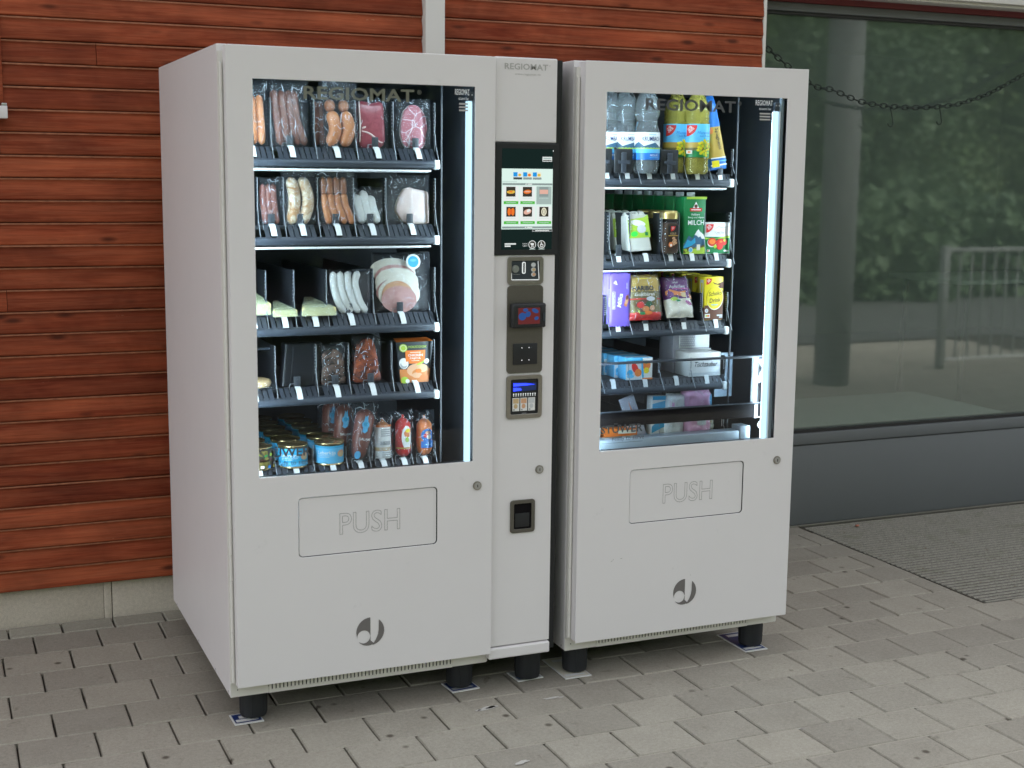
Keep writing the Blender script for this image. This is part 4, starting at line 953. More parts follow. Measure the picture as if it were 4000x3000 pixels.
# folded card under the feet
def shim(x0, x1, y0, y1, cols, lb, rot):
    t = thing('card_shim', lb, 'card shim', ((x0+x1)/2, (y0+y1)/2, .0005), 'folded card under the machine feet', (0, 0, rot)); w, d = (x1-x0)/2, (y1-y0)/2
    MB().box(-w, w, -d, d, 0, .0028, 'p_white').build('card', t)
    P = Print(lambda u, v, q: (u, v, .0030+q)); P.rect(-w+.004, w-.004, -d+.006, d-.006, cols[0]); P.rect(-w+.008, w*.2, -d+.012, -d+.03, cols[1]); P.rect(-w*.5, w*.7, d-.04, d-.02, cols[1])
    P.ell(w*.4, -d+.018, .014, .006, cols[1]); P.build('printed_face', t)
shim(.016, .097, .026, .10, ('p_navy', 'p_white'), 'blue and white folded card under the front left foot of the left machine', .02)
shim(.653, .741, .030, .11, ('p_navy', 'p_grey'), 'blue and white folded card under the front right foot of the left machine', .08)
shim(.868, .953, .040, .12, ('p_grey', 'p_blue'), 'grey folded card under the foot of the payment terminal', .07)
shim(1.012, 1.099, .004, .18, ('p_cream', 'p_white'), 'long pale folded card under the left foot of the right machine', .0)
shim(1.650, 1.734, .006, .18, ('p_navy', 'p_white'), 'navy printed card with white rim under the right foot of the right machine', .0)
# ------------------------------------------------------------ goods
def sausage(mb, pts, r, mat, n=12, seg=14): return mb.tube(catmull(pts, seg), r, mat, n, True, True)
def film(name, root, x0, x1, z0, z1, d, seed, mat='film', crimp=.012, y0=0.0, back=True, glint_count=0):
    """sealed plastic pouch: two puffed sheets with crinkled rims"""
    b = MB(); d = d+.0065 if d > .008 else d+.003
    for sgn in ((-1, 1) if back else (-1,)):
        def fn(u, v, sgn=sgn):
            x = x0+(x1-x0)*u; z = z0+(z1-z0)*v
            k = min(1, min(u, 1-u)*(x1-x0)/crimp*.8)*min(1, min(v, 1-v)*(z1-z0)/crimp*.8)
            q = noise.noise(Vector((x*42+seed*5.1, z*42, seed+sgn))); q2 = noise.noise(Vector((x*110, z*110+seed, sgn*3)))
            return (x+.004*q*(1-k), y0+sgn*(d*math.sqrt(max(0, k))*(1+.22*q)+.0022*q2)+(1-k)*(.008*q+.007*noise.noise(Vector((x*95, seed, z*95)))), z+.006*noise.noise(Vector((x*60, seed, z*30)))*(1-k))
        b.grid(fn, 20, 24, mat)
    if back or glint_count:                                           # whitened creases painted in as glints on the front sheet
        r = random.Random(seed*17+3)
        for i in range(glint_count or 15):
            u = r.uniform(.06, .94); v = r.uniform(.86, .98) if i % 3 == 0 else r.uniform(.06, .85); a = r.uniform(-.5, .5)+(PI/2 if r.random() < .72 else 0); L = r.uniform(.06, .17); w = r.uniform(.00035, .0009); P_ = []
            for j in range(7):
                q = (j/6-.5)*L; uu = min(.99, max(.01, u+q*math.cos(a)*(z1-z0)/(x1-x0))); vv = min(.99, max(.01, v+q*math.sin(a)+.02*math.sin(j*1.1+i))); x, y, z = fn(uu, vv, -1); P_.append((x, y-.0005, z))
            b.tube(P_, lambda t, w=w: w*(.25+1.5*t*(1-t)*2), 'film_glint', 4, smooth=False)
    return b.build(name, root)
def pack(label, cx, y, z, rot=-.06, group='packed sausages and meat on the shelves', name='sausage_pack', cat='sausage pack', rz=0.0):
    return thing(name, label, cat, (cx, y, z), group, (rot, 0, rz))
def shaped_slab(mb, pts, d, mat, side=None, lump=.0015, seed=0):
    """thick slice with an uneven outline"""
    P = []
    n = len(pts); 
    for i in range(n*3):
        t = i/3; k = int(t); u = t-k; a, b_, c, e = pts[(k-1) % n], pts[k % n], pts[(k+1) % n], pts[(k+2) % n]
        f = lambda j: .5*(2*b_[j]+(c[j]-a[j])*u+(2*a[j]-5*b_[j]+4*c[j]-e[j])*u*u+(-a[j]+3*b_[j]-3*c[j]+e[j])*u**3)
        P.append((f(0)+lump*noise.noise(Vector((i*.7, seed, 0))), f(1)+lump*noise.noise(Vector((i*.7, 9, seed)))))
    cx = sum(p_[0] for p_ in P)/len(P); cz = sum(p_[1] for p_ in P)/len(P); m = len(P); rings = []
    for s_, y in ((1, d), (1, .003), (.965, .0004), (.80, -.0012), (.45, -.0018)): rings.append([(cx+(a-cx)*s_, y+.0012*noise.noise(Vector((a*60, b_*60, seed))) if s_ < .9 else y, cz+(b_-cz)*s_) for a, b_ in P])
    v = [q for r_ in rings for q in r_]+[(cx, -.002, cz)]
    mb.add(v, [(r_*m+i, r_*m+(i+1) % m, (r_+1)*m+(i+1) % m, (r_+1)*m+i) for r_ in range(1, 4) for i in range(m)]+[(4*m+i, 4*m+(i+1) % m, 5*m) for i in range(m)], mat, True)
    mb.add(v, [(i, (i+1) % m, m+(i+1) % m, m+i) for i in range(m)]+[tuple(range(m-1, -1, -1))], side or mat)
    return mb
F = AF
# --- top shelf of the left machine
t = pack('pack of orange sausages at the far left of the top shelf in the left machine', .118, .115, F[0]+.002)
for x in (-.022, -.003, .018): sausage(MB(), [(x-.002, 0, .135), (x, -.002, .09), (x+.002, -.003, .05), (x+.002, 0, .004)], .0105, 'orange_sausage').build('sausage', t)
film('film', t, -.040, .040, -.008, .172, .014, 1)
t = pack('pack of dark smoked sausages on the top shelf beside the orange ones', .213, .115, F[0]+.002)
for x, b in ((-.028, .010), (-.008, .013), (.012, .020), (.026, .030)): sausage(MB(), [(x-.010, .004, .150), (x-.008, 0, .105), (x-.002, -.003, .06), (x+b*.6, 0, .004)], .0118, 'dark_sausage').build('sausage', t)
film('film', t, -.056, .056, -.010, .176, .016, 2)
t = pack('pack of thin dark sausages tucked behind the large orange sausages on the top shelf', .302, .135, F[0]+.002)
for x in (-.012, .004): sausage(MB(), [(x, 0, .125), (x+.001, 0, .06), (x+.003, 0, .004)], .0095, 'dark_sausage').build('sausage', t)
film('film', t, -.026, .026, -.004, .150, .012, 3)
t = pack('pack of two large bent orange sausages in the middle of the top shelf', .350, .108, F[0]+.002)
for x, b in ((-.020, .004), (.018, .004)):
    sausage(MB(), [(x-.006, .003, .128), (x-.004, .001, .112), (x-.003, 0, .094)], .0150, 'frank_top').build('sausage', t)
    sausage(MB(), [(x-.004, 0, .097), (x+.006, -.003, .07), (x+.008, -.003, .04), (x-.008, 0, .003)], .0178, 'orange_sausage').build('sausage', t)
film('film', t, -.054, .054, -.010, .186, .020, 4)
t = pack('vacuum pack of dark red cured meat on the top shelf', .446, .115, F[0]-.002, name='meat_pack', cat='meat pack')
b = MB(); shaped_slab(b, [(-.036, .128), (.0, .126), (.032, .127), (.037, .07), (.033, .012), (-.002, .006), (-.035, .008), (-.032, .06)], .024, 'red_meat', 'red_meat', .003, 2); b.build('meat', t)
b = MB(); 
for pts in ([(-.036, .13), (-.034, .07), (-.036, .02)], [(-.030, .050), (-.012, .046), (.004, .036), (.020, .022), (.030, .020)], [(-.028, .058), (-.018, .062)]): b.tube(catmull([(x, -.0022, z) for x, z in pts], 10), lambda q: .0028*(1-.5*abs(2*q-1)), 'fat', 6)
b.build('fat_streak', t); film('film', t, -.048, .050, -.008, .150, .005, 5, y0=.008)
t = pack('vacuum pack of marbled raw ham at the right end of the top shelf', .566, .112, F[0], name='meat_pack', cat='meat pack')
b = MB(); shaped_slab(b, [(-.010, .122), (.018, .118), (.038, .088), (.038, .045), (.028, .006), (-.004, .004), (-.028, .012), (-.038, .05), (-.030, .095)], .014, 'marbled', 'fat', .002, 4); b.build('ham_slice', t)
film('film', t, -.054, .052, -.010, .140, .006, 6, y0=.004)
# --- second shelf
t = pack('pack of thin dark red sausages at the left of the second shelf', .158, .115, F[1])
for x in (-.014, .000, .014): sausage(MB(), [(x-.003, .003, .112), (x-.003, 0, .07), (x, -.002, .03), (x+.005, 0, .004)], .0098, 'salami').build('sausage', t)
film('film', t, -.030, .034, -.004, .128, .012, 7)
t = pack('pack of mottled white and brown sausages on the second shelf', .235, .112, F[1])
for x, a in ((-.015, .004), (.015, .010)): sausage(MB(), [(x-.006, .003, .130), (x+a, -.002, .09), (x+a*1.1, -.003, .05), (x-.006, 0, .003)], .0168, 'mixed_sausage').build('sausage', t)
film('film', t, -.046, .050, -.010, .158, .019, 8)
t = pack('pack of four long orange frankfurters on the second shelf', .340, .108, F[1])
for i, x in enumerate((-.030, -.012, .007, .026)):
    sausage(MB(), [(x-.004, .004, .132), (x-.004, .002, .100), (x-.003, .001, .082)], .0102, 'frank_top').build('sausage', t)
    sausage(MB(), [(x-.003, .001, .088), (x+.000, -.001, .055), (x+.005+.002*i, -.002, .028), (x+.011+.003*i, 0, .003)], .0103, 'wiener').build('sausage', t)
film('film', t, -.052, .062, -.008, .160, .013, 9)
t = pack('pack of white veal sausages on the second shelf', .430, .113, F[1])
for x, h in ((-.024, .085), (-.004, .096), (.016, .082)): sausage(MB(), [(x-.008, .004 if h > .09 else 0, h), (x-.002, 0, h*.6), (x+.006, 0, h*.3), (x+.012, 0, .004)], .0140, 'white_sausage').build('sausage', t)
film('film', t, -.040, .046, -.006, .105, .016, 10)
t = pack('thick pale slice of meatloaf at the right end of the second shelf', .562, .108, F[1], name='meat_pack', cat='meat pack')
b = MB(); shaped_slab(b, [(-.020, .102), (.020, .098), (.046, .090), (.047, .05), (.046, .006), (.010, .003), (-.022, .006), (-.042, .03), (-.045, .058)], .022, 'meatloaf', 'mixed_sausage', .002, 7); b.build('meatloaf_slice', t)
film('film', t, -.078, .052, -.006, .140, .006, 11, y0=.006)
# --- third shelf
def cheese(label, cx, y, z, w, d, h, rz, rx=.0):
    t = pack(label, cx, y, z, rx, 'cheese pieces on the third shelf', 'cheese_pack', 'cheese', rz)
    b = MB(); P = [(-w*.5, 0), (w*.5, 0), (w*.12, d), (-w*.10, d)]; n = 4; hs = [h*.55, h*.55, h, h]
    v = [(x, yy, 0) for x, yy in P]+[(x*.97, yy*.97+.001, q) for (x, yy), q in zip(P, hs)]
    b.add(v, [(3,2,1,0), (4,5,6,7)]+[(i, (i+1) % 4, (i+1) % 4+4, i+4) for i in range(4)], 'cheese'); b.build('cheese_wedge', t, bevel=.003)
    f_ = MB()
    def fn(u, q):
        a = -w*.62+w*1.24*u; yy = -.012+(d+.02)*q; k = min(1, 6*min(u, 1-u))*min(1, 6*min(q, 1-q)); wob = noise.noise(Vector((a*50, yy*50, cx*9)))
        s_ = 1-.72*q; return (a*s_, yy, .0015+(h*(.55+.45*q)+.0025)*min(1, k*1.4)+.002*wob)
    f_.grid(fn, 12, 10, 'film_blue'); f_.build('film', t); return t
cheese('wedge of pale yellow cheese at the far left of the third shelf', .112, .095, F[2]+.006, .085, .10, .058, .05, .1)
cheese('smaller wedge of pale yellow cheese lying between the two larger ones', .187, .078, F[2]+.002, .070, .12, .034, .0)
cheese('broad wedge of pale yellow cheese lying right of the smaller one', .281, .076, F[2]+.002, .100, .13, .042, .0)
t = pack('pack of four white bratwurst sausages on the third shelf', .372, .105, F[2], -.05)
for i, x in enumerate((-.040, -.020, .001, .022)): sausage(MB(), [(x+.010 if i == 3 else x, .005, .120), (x-.002, .002, .092), (x+.003, 0, .06), (x+.013, -.001, .03), (x+.030, 0, .004)], .0104, 'white_sausage').build('sausage', t)
film('film', t, -.056, .064, -.004, .124, .013, 12)
t = pack('large tray of sliced cold cuts with a blue round sticker on the third shelf', .520, .110, F[2], -.12, name='cold_cut_tray', cat='cold cuts')
b = MB(); b.box(-.062, .100, .020, .034, .0, .168, 'tray_black', .006); b.box(-.066, .104, .016, .021, -.002, .172, 'tray_black', .004); b.build('tray', t)
SL = [(-.012, .125, .062, .030, 'cold_white'), (-.010, .120, .062, .030, 'cold_white'), (-.006, .113, .064, .032, 'cold_white'), (-.004, .101, .060, .036, 'cold_pink'), (0, .088, .064, .040, 'cold_white'), (.000, .074, .064, .040, 'cold_white'), (.001, .058, .064, .040, 'cold_pink'), (.004, .054, .062, .046, 'cold_white'), (-.002, .050, .046, .040, 'cold_orange'), (.002, .038, .052, .038, 'cold_pink')]
for i, (x, z, a, c, m_) in enumerate(SL):
    b = MB(); y = .013-.0017*i; pts = [(x+a*math.cos(2*PI*k/30)*(1+.04*noise.noise(Vector((k*.5, i, 0)))), z+c*math.sin(2*PI*k/30)*(1+.05*noise.noise(Vector((k*.5, 3, i))))) for k in range(30)]
    b.prism(pts, y, y+.0022, m_, smooth=True); b.build('slice', t)
P = Print(lambda u, w, q: (u, -.0075-q, w)); P.ell(.046, .143, .0215, .0215, 'p_white', 28); P.ell(.046, .143, .0160, .0160, 'p_cyan', 28); P.ell(.046, .147, .010, .004, 'p_sky', 14); P.build('round_sticker', t)
film('film', t, -.064, .102, 0, .170, .010, 13, y0=.010, back=False, glint_count=22)
# --- fourth shelf
t = thing('round_cheese', 'round flat tan cheese at the left of the fourth shelf', 'cheese', (.105, .135, F[3]+.004))
MB().lathe([(.040, .001), (.050, .004), (.053, .012), (.050, .020), (.040, .023), (.001, .0235)], 'tan_rind', 30).build('rind', t); film('film', t, -.05, .05, -.002, .02, .004, 14, y0=-.052, back=False)
t = thing('black_tray_pack', 'shiny black ribbed plastic tray standing upright on the fourth shelf', 'tray', (.240, .112, F[3]+.002), 'packed sausages and meat on the shelves', (-.10, 0, 0))
b = MB(); v = [(-.058, 0, 0), (.048, 0, 0), (.060, .004, .120), (-.042, .004, .120), (-.062, .03, -.002), (.054, .03, -.002), (.066, .032, .124), (-.048, .032, .124)]
b.add(v, [(0,1,2,3), (7,6,5,4), (0,4,5,1), (1,5,6,2), (2,6,7,3), (3,7,4,0)], 'tray_black'); b.build('tray', t, bevel=.004); MB().tube([(.047, .001, .004), (.0590, .005, .118)], .0075, 'gloss_black', 14, round_end=True).build('rounded_corner', t); MB().tube([(-.0565, .001, .004), (-.0405, .005, .118)], .0055, 'gloss_black', 14, round_end=True).build('rounded_corner', t)
for x0, x1 in ((-.034, -.018), (.028, .041), (-.052, -.037), (.044, .056)): MB().tube([(x0, -.0005, .006), (x1, .0035, .117)], .0034, 'gloss_black', 10, round_end=True).build('rib', t)
t = pack('pouch of dark stewed meat on the fourth shelf', .330, .112, F[3], -.05, name='stew_pouch', cat='food pouch')
b = MB(); shaped_slab(b, [(-.030, .09), (.0, .102), (.026, .088), (.032, .05), (.034, .008), (.0, .004), (-.034, .006), (-.032, .05)], .026, 'dark_ragout', None, .003, 9); b.build('stew', t); film('film', t, -.038, .038, -.004, .118, .010, 15, y0=.008)
t = pack('pouch of orange red goulash on the fourth shelf beside the boxed meal', .426, .110, F[3]+.004, -.05, name='stew_pouch', cat='food pouch')
b = MB(); shaped_slab(b, [(-.030, .10), (-.006, .122), (.018, .120), (.030, .085), (.036, .04), (.040, .006), (.0, .003), (-.038, .004), (-.036, .05)], .028, 'goulash', None, .003, 11); b.build('stew', t); film('film', t, -.042, .044, -.004, .132, .010, 16, y0=.006)
t = thing('meal_box', 'boxed chicken fajita meal in a flared dark and orange carton on the fourth shelf', 'meal box', (.564, .100, F[3]-.002), None, (-.03, 0, 0))
b = MB(); v = [(-.042, 0, 0), (.042, 0, 0), (.056, -.006, .118), (-.056, -.006, .118), (-.038, .06, 0), (.038, .06, 0), (.052, .075, .118), (-.052, .075, .118)]
b.add(v, [(0,1,2,3), (7,6,5,4), (0,4,5,1), (1,5,6,2), (2,6,7,3), (3,7,4,0)], 'p_charcoal'); b.add([(-.056,-.006,.1185), (.056,-.006,.1185), (.050,.04,.126), (-.050,.04,.126)], [(0,1,2,3)], 'p_orange'); b.build('carton', t, bevel=.0015)
P = Print(lambda u, w, q: (u*(1+w*2.82), -w*.0508-q, w)); P.rect(-.0415, .0415, .001, .040, 'p_food', 3); P.ell(.008, .036, .030, .020, 'p_skin'); P.ell(.014, .028, .022, .013, 'p_food'); P.ell(.020, .040, .014, .010, 'p_tan'); P.ell(.006, .022, .014, .008, 'p_skin'); P.ell(.026, .016, .012, .008, 'p_deeporange'); P.ell(.010, .034, .008, .006, 'p_orange')
P.ell(-.029, .057, .012, .016, 'p_white'); P.ell(-.030, .052, .009, .010, 'p_grey'); P.ell(-.028, .058, .008, .009, 'p_white'); P.ell(-.030, .009, .011, .010, 'p_lime'); P.ell(-.022, .006, .006, .006, 'p_white')
P.rect(-.024, .024, .062, .094, 'p_orange', 2); P.rect(-.016, .016, .056, .064, 'p_orange'); P.poly([(.002, .050), (.014, .053), (.024, .060), (.027, .069), (.018, .061), (.006, .055)], 'p_lime')
P.text('CHICKEN', .0, .080, .0068, 'p_white', .036, .02); P.text('FAJITA', .0, .0705, .0068, 'p_white', .027, .02); P.rect(-.013, .013, .087, .0890, 'p_cream'); P.rect(-.010, .010, .0635, .0650, 'p_cream'); P.text('YOUCOOK', .004, .104, .0068, 'p_lime', .044, .012); P.ell(-.0285, .1015, .0095, .0115, 'p_lime'); P.ell(-.0285, .1015, .0075, .0092, 'p_cream'); P.ell(-.0285, .1015, .006, .0075, 'p_lime'); P.ell(.0285, .062, .0065, .0072, 'p_white'); P.poly([(.026, .058), (.031, .061), (.030, .066)], 'p_black')
P.build('printed_front', t)
# --- bottom shelf: tins
def tin_mesh(kind):
    R, h = .0415, .064; b = MB()
    b.lathe([(R-.002, 0), (R+.0008, .001), (R+.0008, .003), (R-.001, .0045), (R-.001, h-.006), (R+.0008, h-.004), (R+.0012, h-.001), (R-.0008, h), (R-.0020, h-.0035), (R-.006, h-.004), (R-.012, h-.0028), (.001, h-.0028)], 'gold_tin', 32)
    P = Print(cyl_map(R-.0008), strip=.005); lo, hi = .006, h-.0085
    if kind == 'green':
        P.rect(-.125, .125, lo, hi, 'p_olive', 40); P.rect(-.125, .125, lo+.018, lo+.034, 'p_dkbrown', 30)
        for k in range(18): P.ell(-.11+.0125*k, .040+.006*math.sin(k*2.3), .007, .004, ('p_lime', 'p_dkgreen', 'p_green')[k % 3], 10); P.ell(-.11+.0125*k, .030+.005*math.sin(k*1.3), .006, .005, ('p_brown', 'p_dkbrown', 'p_olive')[k % 3], 10)
        for k in range(9): P.rect(-.075+.017*k, -.067+.017*k, lo+.002, lo+.010, ('p_blue', 'p_yellow', 'p_white')[k % 3])
    else:
        P.rect(-.130, .130, lo, hi, 'p_sky' if kind == 'light' else 'p_cyan', 40); P.rect(-.130, .130, lo, lo+.010, 'p_sky', 40); P.rect(-.130, .130, hi-.006, hi, 'p_cyan', 40)
        P.ell(.036, .033, .013, .010, 'p_skin'); P.ell(.038, .030, .010, .007, 'p_tan'); P.text('Leberkäs' if kind == 'light' else 'Leberwurst', -.008, .037, .0105, 'p_white', .050, .006); P.rect(-.032, .014, .0280, .0290, 'p_white', 6); P.rect(-.032, .000, .0240, .0247, 'p_white', 6)
    return b, P
def tin(kind, label, x, y):
    t = thing('tin', label, 'tin', (x, y, F[4]), 'tins in three rows on the bottom shelf', (0, 0, -.25))
    b, P = tin_mesh(kind); b.build('can', t); P.build('label_band', t); return t
tg = tin('green', 'green and brown tin at the very left of the bottom shelf, front of its row', .112, .125)
t2 = tin('mid', 'front blue tin of the middle row on the bottom shelf', .213, .123); t3 = tin('light', 'front light blue tin of the right row, beside the salami', .318, .126)
ORDI = ['second', 'third', 'fourth', 'fifth', 'sixth']
for k in range(5):
    copy_tree(tg, 'tin with gold rim, %s from the front in the leftmost row' % ORDI[k], (.112, .125+.0865*(k+1), F[4]), (0, 0, .3*k))
    copy_tree(t2, 'tin with gold rim, %s from the front in the middle row' % ORDI[k], (.213, .123+.0865*(k+1), F[4]), (0, 0, -.2*k))
    copy_tree(t3, 'tin with gold rim, %s from the front in the right row' % ORDI[k], (.318, .126+.0865*(k+1), F[4]), (0, 0, .15*k))
# --- bottom shelf: long sausages
def salami(label, x, y, z, tilt, h=.150):
    t = thing('salami', label, 'salami', (x, y, z), 'salamis on the bottom shelf', (-.05, tilt, 0))
    MB().tube(catmull([(.006, 0, h), (.004, -.002, h*.8), (.0, -.004, h*.45), (-.004, 0, .004)], 18), lambda q: .0285-.008*q**2, 'salami', 18, True, True).build('sausage', t)
    P = Print(lambda u, w, q: (u, -.0305-.002+.010*((u-.003)/.025)**2+(.012 if w < .05 else 0)*(1-w/.05)-q, w))
    P.ell(.0, h*.72, .0105, .012, 'p_sky', 14); P.poly([(-.006, h*.78), (-.003, h*.90), (.0, h*.86), (.004, h*.91), (.006, h*.78)], 'p_sky'); P.poly([(-.007, h*.68), (-.008, h*.58), (-.001, h*.56), (.006, h*.60), (.007, h*.68)], 'p_sky'); P.ell(.0, h*.73, .006, .006, 'p_cyan', 12); P.text('SALAMI', .002, h*.445, .0075, 'p_white', .032, .006)
    P.ell(-.012, .020, .008, .012, 'p_sky', 12); P.build('casing_print', t)
    film('film', t, -.040, .040, -.008, h+.022, .029, x*90); return t
salami('dark salami with blue emblem in front on the bottom shelf', .402, .120, F[4], .13)
salami('second dark salami, leaning behind the front salami', .372, .190, F[4]+.004, .06); salami('third dark salami, at the back of its row', .362, .270, F[4]+.004, .02)
def chub(label, x, mat, h, r, fn):
    t = thing('sausage_chub', label, 'sausage', (x, .118, F[4]), 'chubby sausages at the right of the bottom shelf', (-.04, 0, .05))
    MB().tube([(0, 0, .003+(h-.003)*i/20) for i in range(21)], lambda q: r*(1-.35*max(0, q-.86)/.14), mat, 20, True, True).build('sausage', t)
    MB().tube([(0, 0, h-.004), (0, 0, h+.008)], lambda q: .005-.002*q, mat, 8).build('tied_end', t)
    P = Print(cyl_map(r+.0006), strip=.005); fn(P); P.build('casing_print', t)
    film('film', t, -r-.008, r+.008, -.006, h+.024, r+.002, x*70); return t
def f1(P):
    P.rect(-.036, .036, .034, .098, 'p_white', 10); P.rect(-.036, .036, .006, .028, 'p_white', 10); P.rect(-.036, .036, .029, .038, 'p_tan', 10); P.text('STORCH', 0, .0335, .0065, 'p_white', .034, .01); P.rect(-.036, .036, .096, .102, 'p_orange', 10); P.text('EXTRA', -.002, .0990, .0045, 'p_cream', .025)
    for k in range(4): P.rect(-.012, .014, .070+.006*k, .0725+.006*k, 'p_grey', 3)
    P.rect(-.014, .014, .045, .056, 'p_grey', 3)
    for k in range(3): P.rect(-.010, .012, .010+.006*k, .0122+.006*k, 'p_grey', 3)
chub('white wrapped sausage with tan band on the bottom shelf', .474, 'orange_sausage', .112, .0225, f1)
def f2(P): P.ell(.004, .062, .016, .034, 'p_white', 20); P.ell(.006, .074, .011, .012, 'p_deeporange', 14); P.ell(.004, .056, .006, .008, 'p_lime', 12); P.ell(.007, .082, .008, .006, 'p_yellow', 12); P.rect(-.030, .030, .030, .034, 'p_gold', 8)
chub('red wrapped sausage with white oval picture on the bottom shelf', .535, 'p_red', .118, .0225, f2)
def f3(P): P.ell(.002, .064, .020, .020, 'p_blue', 20); P.ell(-.004, .064, .007, .006, 'p_red', 12); P.ell(.006, .060, .008, .007, 'p_white', 12); P.ell(.003, .072, .009, .005, 'p_skin', 12); P.rect(-.018, .022, .028, .048, 'p_blue', 6); P.rect(-.009, .012, .036, .0385, 'p_sky', 3)
chub('orange sausage with a blue round label at the right end of the bottom shelf', .600, 'p_deeporange', .112, .0225, f3)
# ------------------------------------------------------------ goods in the right machine
_before = set(bpy.data.objects)
G = BF
def seal(P, cu, cv, s):
    """red quarter-round brand corner with white slanting words"""
    P.poly([(cu-s, cv+s)]+[(cu-s+2*s*math.cos(a), cv+s-2*s*abs(math.sin(a))*.0-2*s*math.sin(a)) for a in [PI/2*k/10 for k in range(11)]], 'p_red'); P.text('GUT&', cu-.32*s, cv+.42*s, .52*s, 'p_white', 1.0*s, .02, 0, .7); P.text('GÜNSTIG', cu-.02*s, cv+.12*s, .42*s, 'p_white', 1.15*s, .02, 0, .7)
def water(label, x, y):
    t = thing('water_bottle', label, 'bottle', (x, y, G[0]), 'clear water bottles on the top shelf of the right machine', (0, 0, -.15))
    R = .0395
    MB().lathe([(.020, .002), (.032, .0), (R-.002, .012), (R, .026), (R-.0015, .034), (R, .042), (R, .118), (R-.004, .132), (.031, .148), (.0305, .156), (.037, .170), (R-.001, .186), (.037, .206), (.029, .226), (.018, .242), (.0140, .250), (.0140, .262)], 'pet', 32).build('bottle', t)
    MB().lathe([(.0150, .256), (.0152, .272), (.0140, .274), (.001, .2745)], 'p_blue', 20).build('cap', t)
    P = Print(cyl_map(R+.0003), strip=.005); P.rect(-.085, .085, .040, .120, 'p_white', 30); P.rect(-.085, .085, .040, .062, 'p_blue', 30); P.rect(-.085, .085, .060, .074, 'p_sky', 30)
    P.poly([(-.060, .074), (-.048, .086), (-.036, .092), (-.020, .080), (.0, .086), (.014, .090), (.034, .078), (.050, .082), (.060, .074)], 'p_mountain'); P.rect(-.060, .060, .0715, .0755, 'p_lime', 12); P.text('KRUMBACH', .004, .101, .0125, 'p_navy', .058, .004); P.rect(-.006, .016, .1125, .1138, 'p_sky', 3); P.text('MEDIUM', .010, .053, .0055, 'p_white', .024); P.rect(-.004, .024, .0465, .0476, 'p_sky', 3); P.build('label_band', t)
    return t
w = water('front clear water bottle with blue label on the top shelf', 1.3030, .112)
copy_tree(w, 'water bottle next to the left of the front one, set back behind a black stop', (1.2500, .150, G[0]), (0, 0, -.1)); copy_tree(w, 'water bottle third from the front, second from the left', (1.2060, .170, G[0]), (0, 0, -.2)); copy_tree(w, 'water bottle at the far left of the top shelf', (1.1640, .190, G[0]), (0, 0, .2))
def oilb(label, x, y):
    t = thing('oil_bottle', label, 'bottle', (x, y, G[0]), 'cooking oil bottles on the top shelf of the right machine', (0, 0, -.42))
    R = .0385; pr = [(.030, 0), (R-.002, .006), (R, .014)]
    for k in range(3): pr += [(R, .020+.012*k), (R-.002, .026+.012*k)]
    pr += [(R, .056), (R-.001, .062), (R-.001, .146), (R, .150), (R-.0025, .157), (R, .164), (R-.0025, .172), (R, .180), (R-.002, .192), (.030, .214), (.019, .234), (.0150, .244), (.0150, .256)]
    MB().lathe(pr, 'oil', 30).build('bottle', t); MB().lathe([(.016, .246), (.0162, .262), (.001, .2625)], 'p_green', 20).build('cap', t)
    P = Print(cyl_map(R+.0003), strip=.005); P.rect(-.088, .088, .050, .148, 'p_sky', 30); P.rect(-.088, .088, .050, .080, 'p_green', 30); P.rect(-.088, .088, .070, .090, 'p_olive', 30); P.rect(-.088, .088, .078, .094, 'p_gold', 30); seal(P, -.0195, .128, .0165)
    for k in range(26):
        a = k*2.4; q = .003+.0032*math.sqrt(k); P.ell(.019+q*math.cos(a), .078+1.25*q*math.sin(a), .0042, .0042, 'p_yellow' if k % 3 else 'p_lime', 8)
    P.text('Pflanzenöl', .016, .122, .0085, 'p_blue', .036, .004, .15); P.text('aus Raps', .018, .112, .0075, 'p_blue', .028, .004, .15); P.rect(-.030, -.014, .060, .070, 'p_cream', 3); P.ell(-.022, .065, .005, .003, 'p_orange', 10); P.build('label_band', t); return t
o_ = oilb('front bottle of yellow cooking oil with blue label', 1.4740, .112); copy_tree(o_, 'second bottle of yellow cooking oil, behind a black stop', (1.4270, .152, G[0]), (0, 0, -.45))
# stops in front of the bottles that have moved back
for x, y, lb in ((1.2170, .078, 'black cross shaped pusher stop in front of the water bottles'), (1.149, .078, 'black cross shaped pusher stop at the far left of the top shelf'), (1.371, .078, 'black cross shaped pusher stop in front of the second oil bottle')):
    t = thing('pusher_stop', lb, 'shelf stop', (x, y, G[0]+.001), 'pusher stops on the top shelf')
    MB().box(-.030, .030, .012, .016, .0, .070, 'black', .003).build('pusher_plate', t); MB().box(-.0085, .0085, .0075, .0115, .0, .060, 'slat_plastic', .002).build('upright', t); MB().box(-.020, .020, .0060, .0072, .026, .037, 'slat_plastic', .001).build('cross_bar', t)
t = thing('pasta_bag', 'blue and yellow bag of spaghetti leaning at the right end of the top shelf', 'pasta bag', (1.548, .110, G[0]+.014), None, (-.04, -.13, 0))
b = MB()
def pb(u, v, sgn): 
    wv = (.034-.026*max(0, v-.15)); q = min(1, 5*min(u, 1-u))*min(1, 7*min(v, 1-v)); return (-wv+2*wv*u, sgn*.016*math.sqrt(max(0, q))+.002*noise.noise(Vector((u*6, v*12, sgn))), v*.222)
for lo, hi, m_ in ((0, .16, 'p_blue'), (.16, .58, 'p_gold'), (.58, 1, 'p_blue')):
    for sg in (-1, 1): b.grid(lambda u, v, sg=sg, lo=lo, hi=hi: pb(u, lo+(hi-lo)*v, sg), 10, 8, m_)
b.build('bag', t)
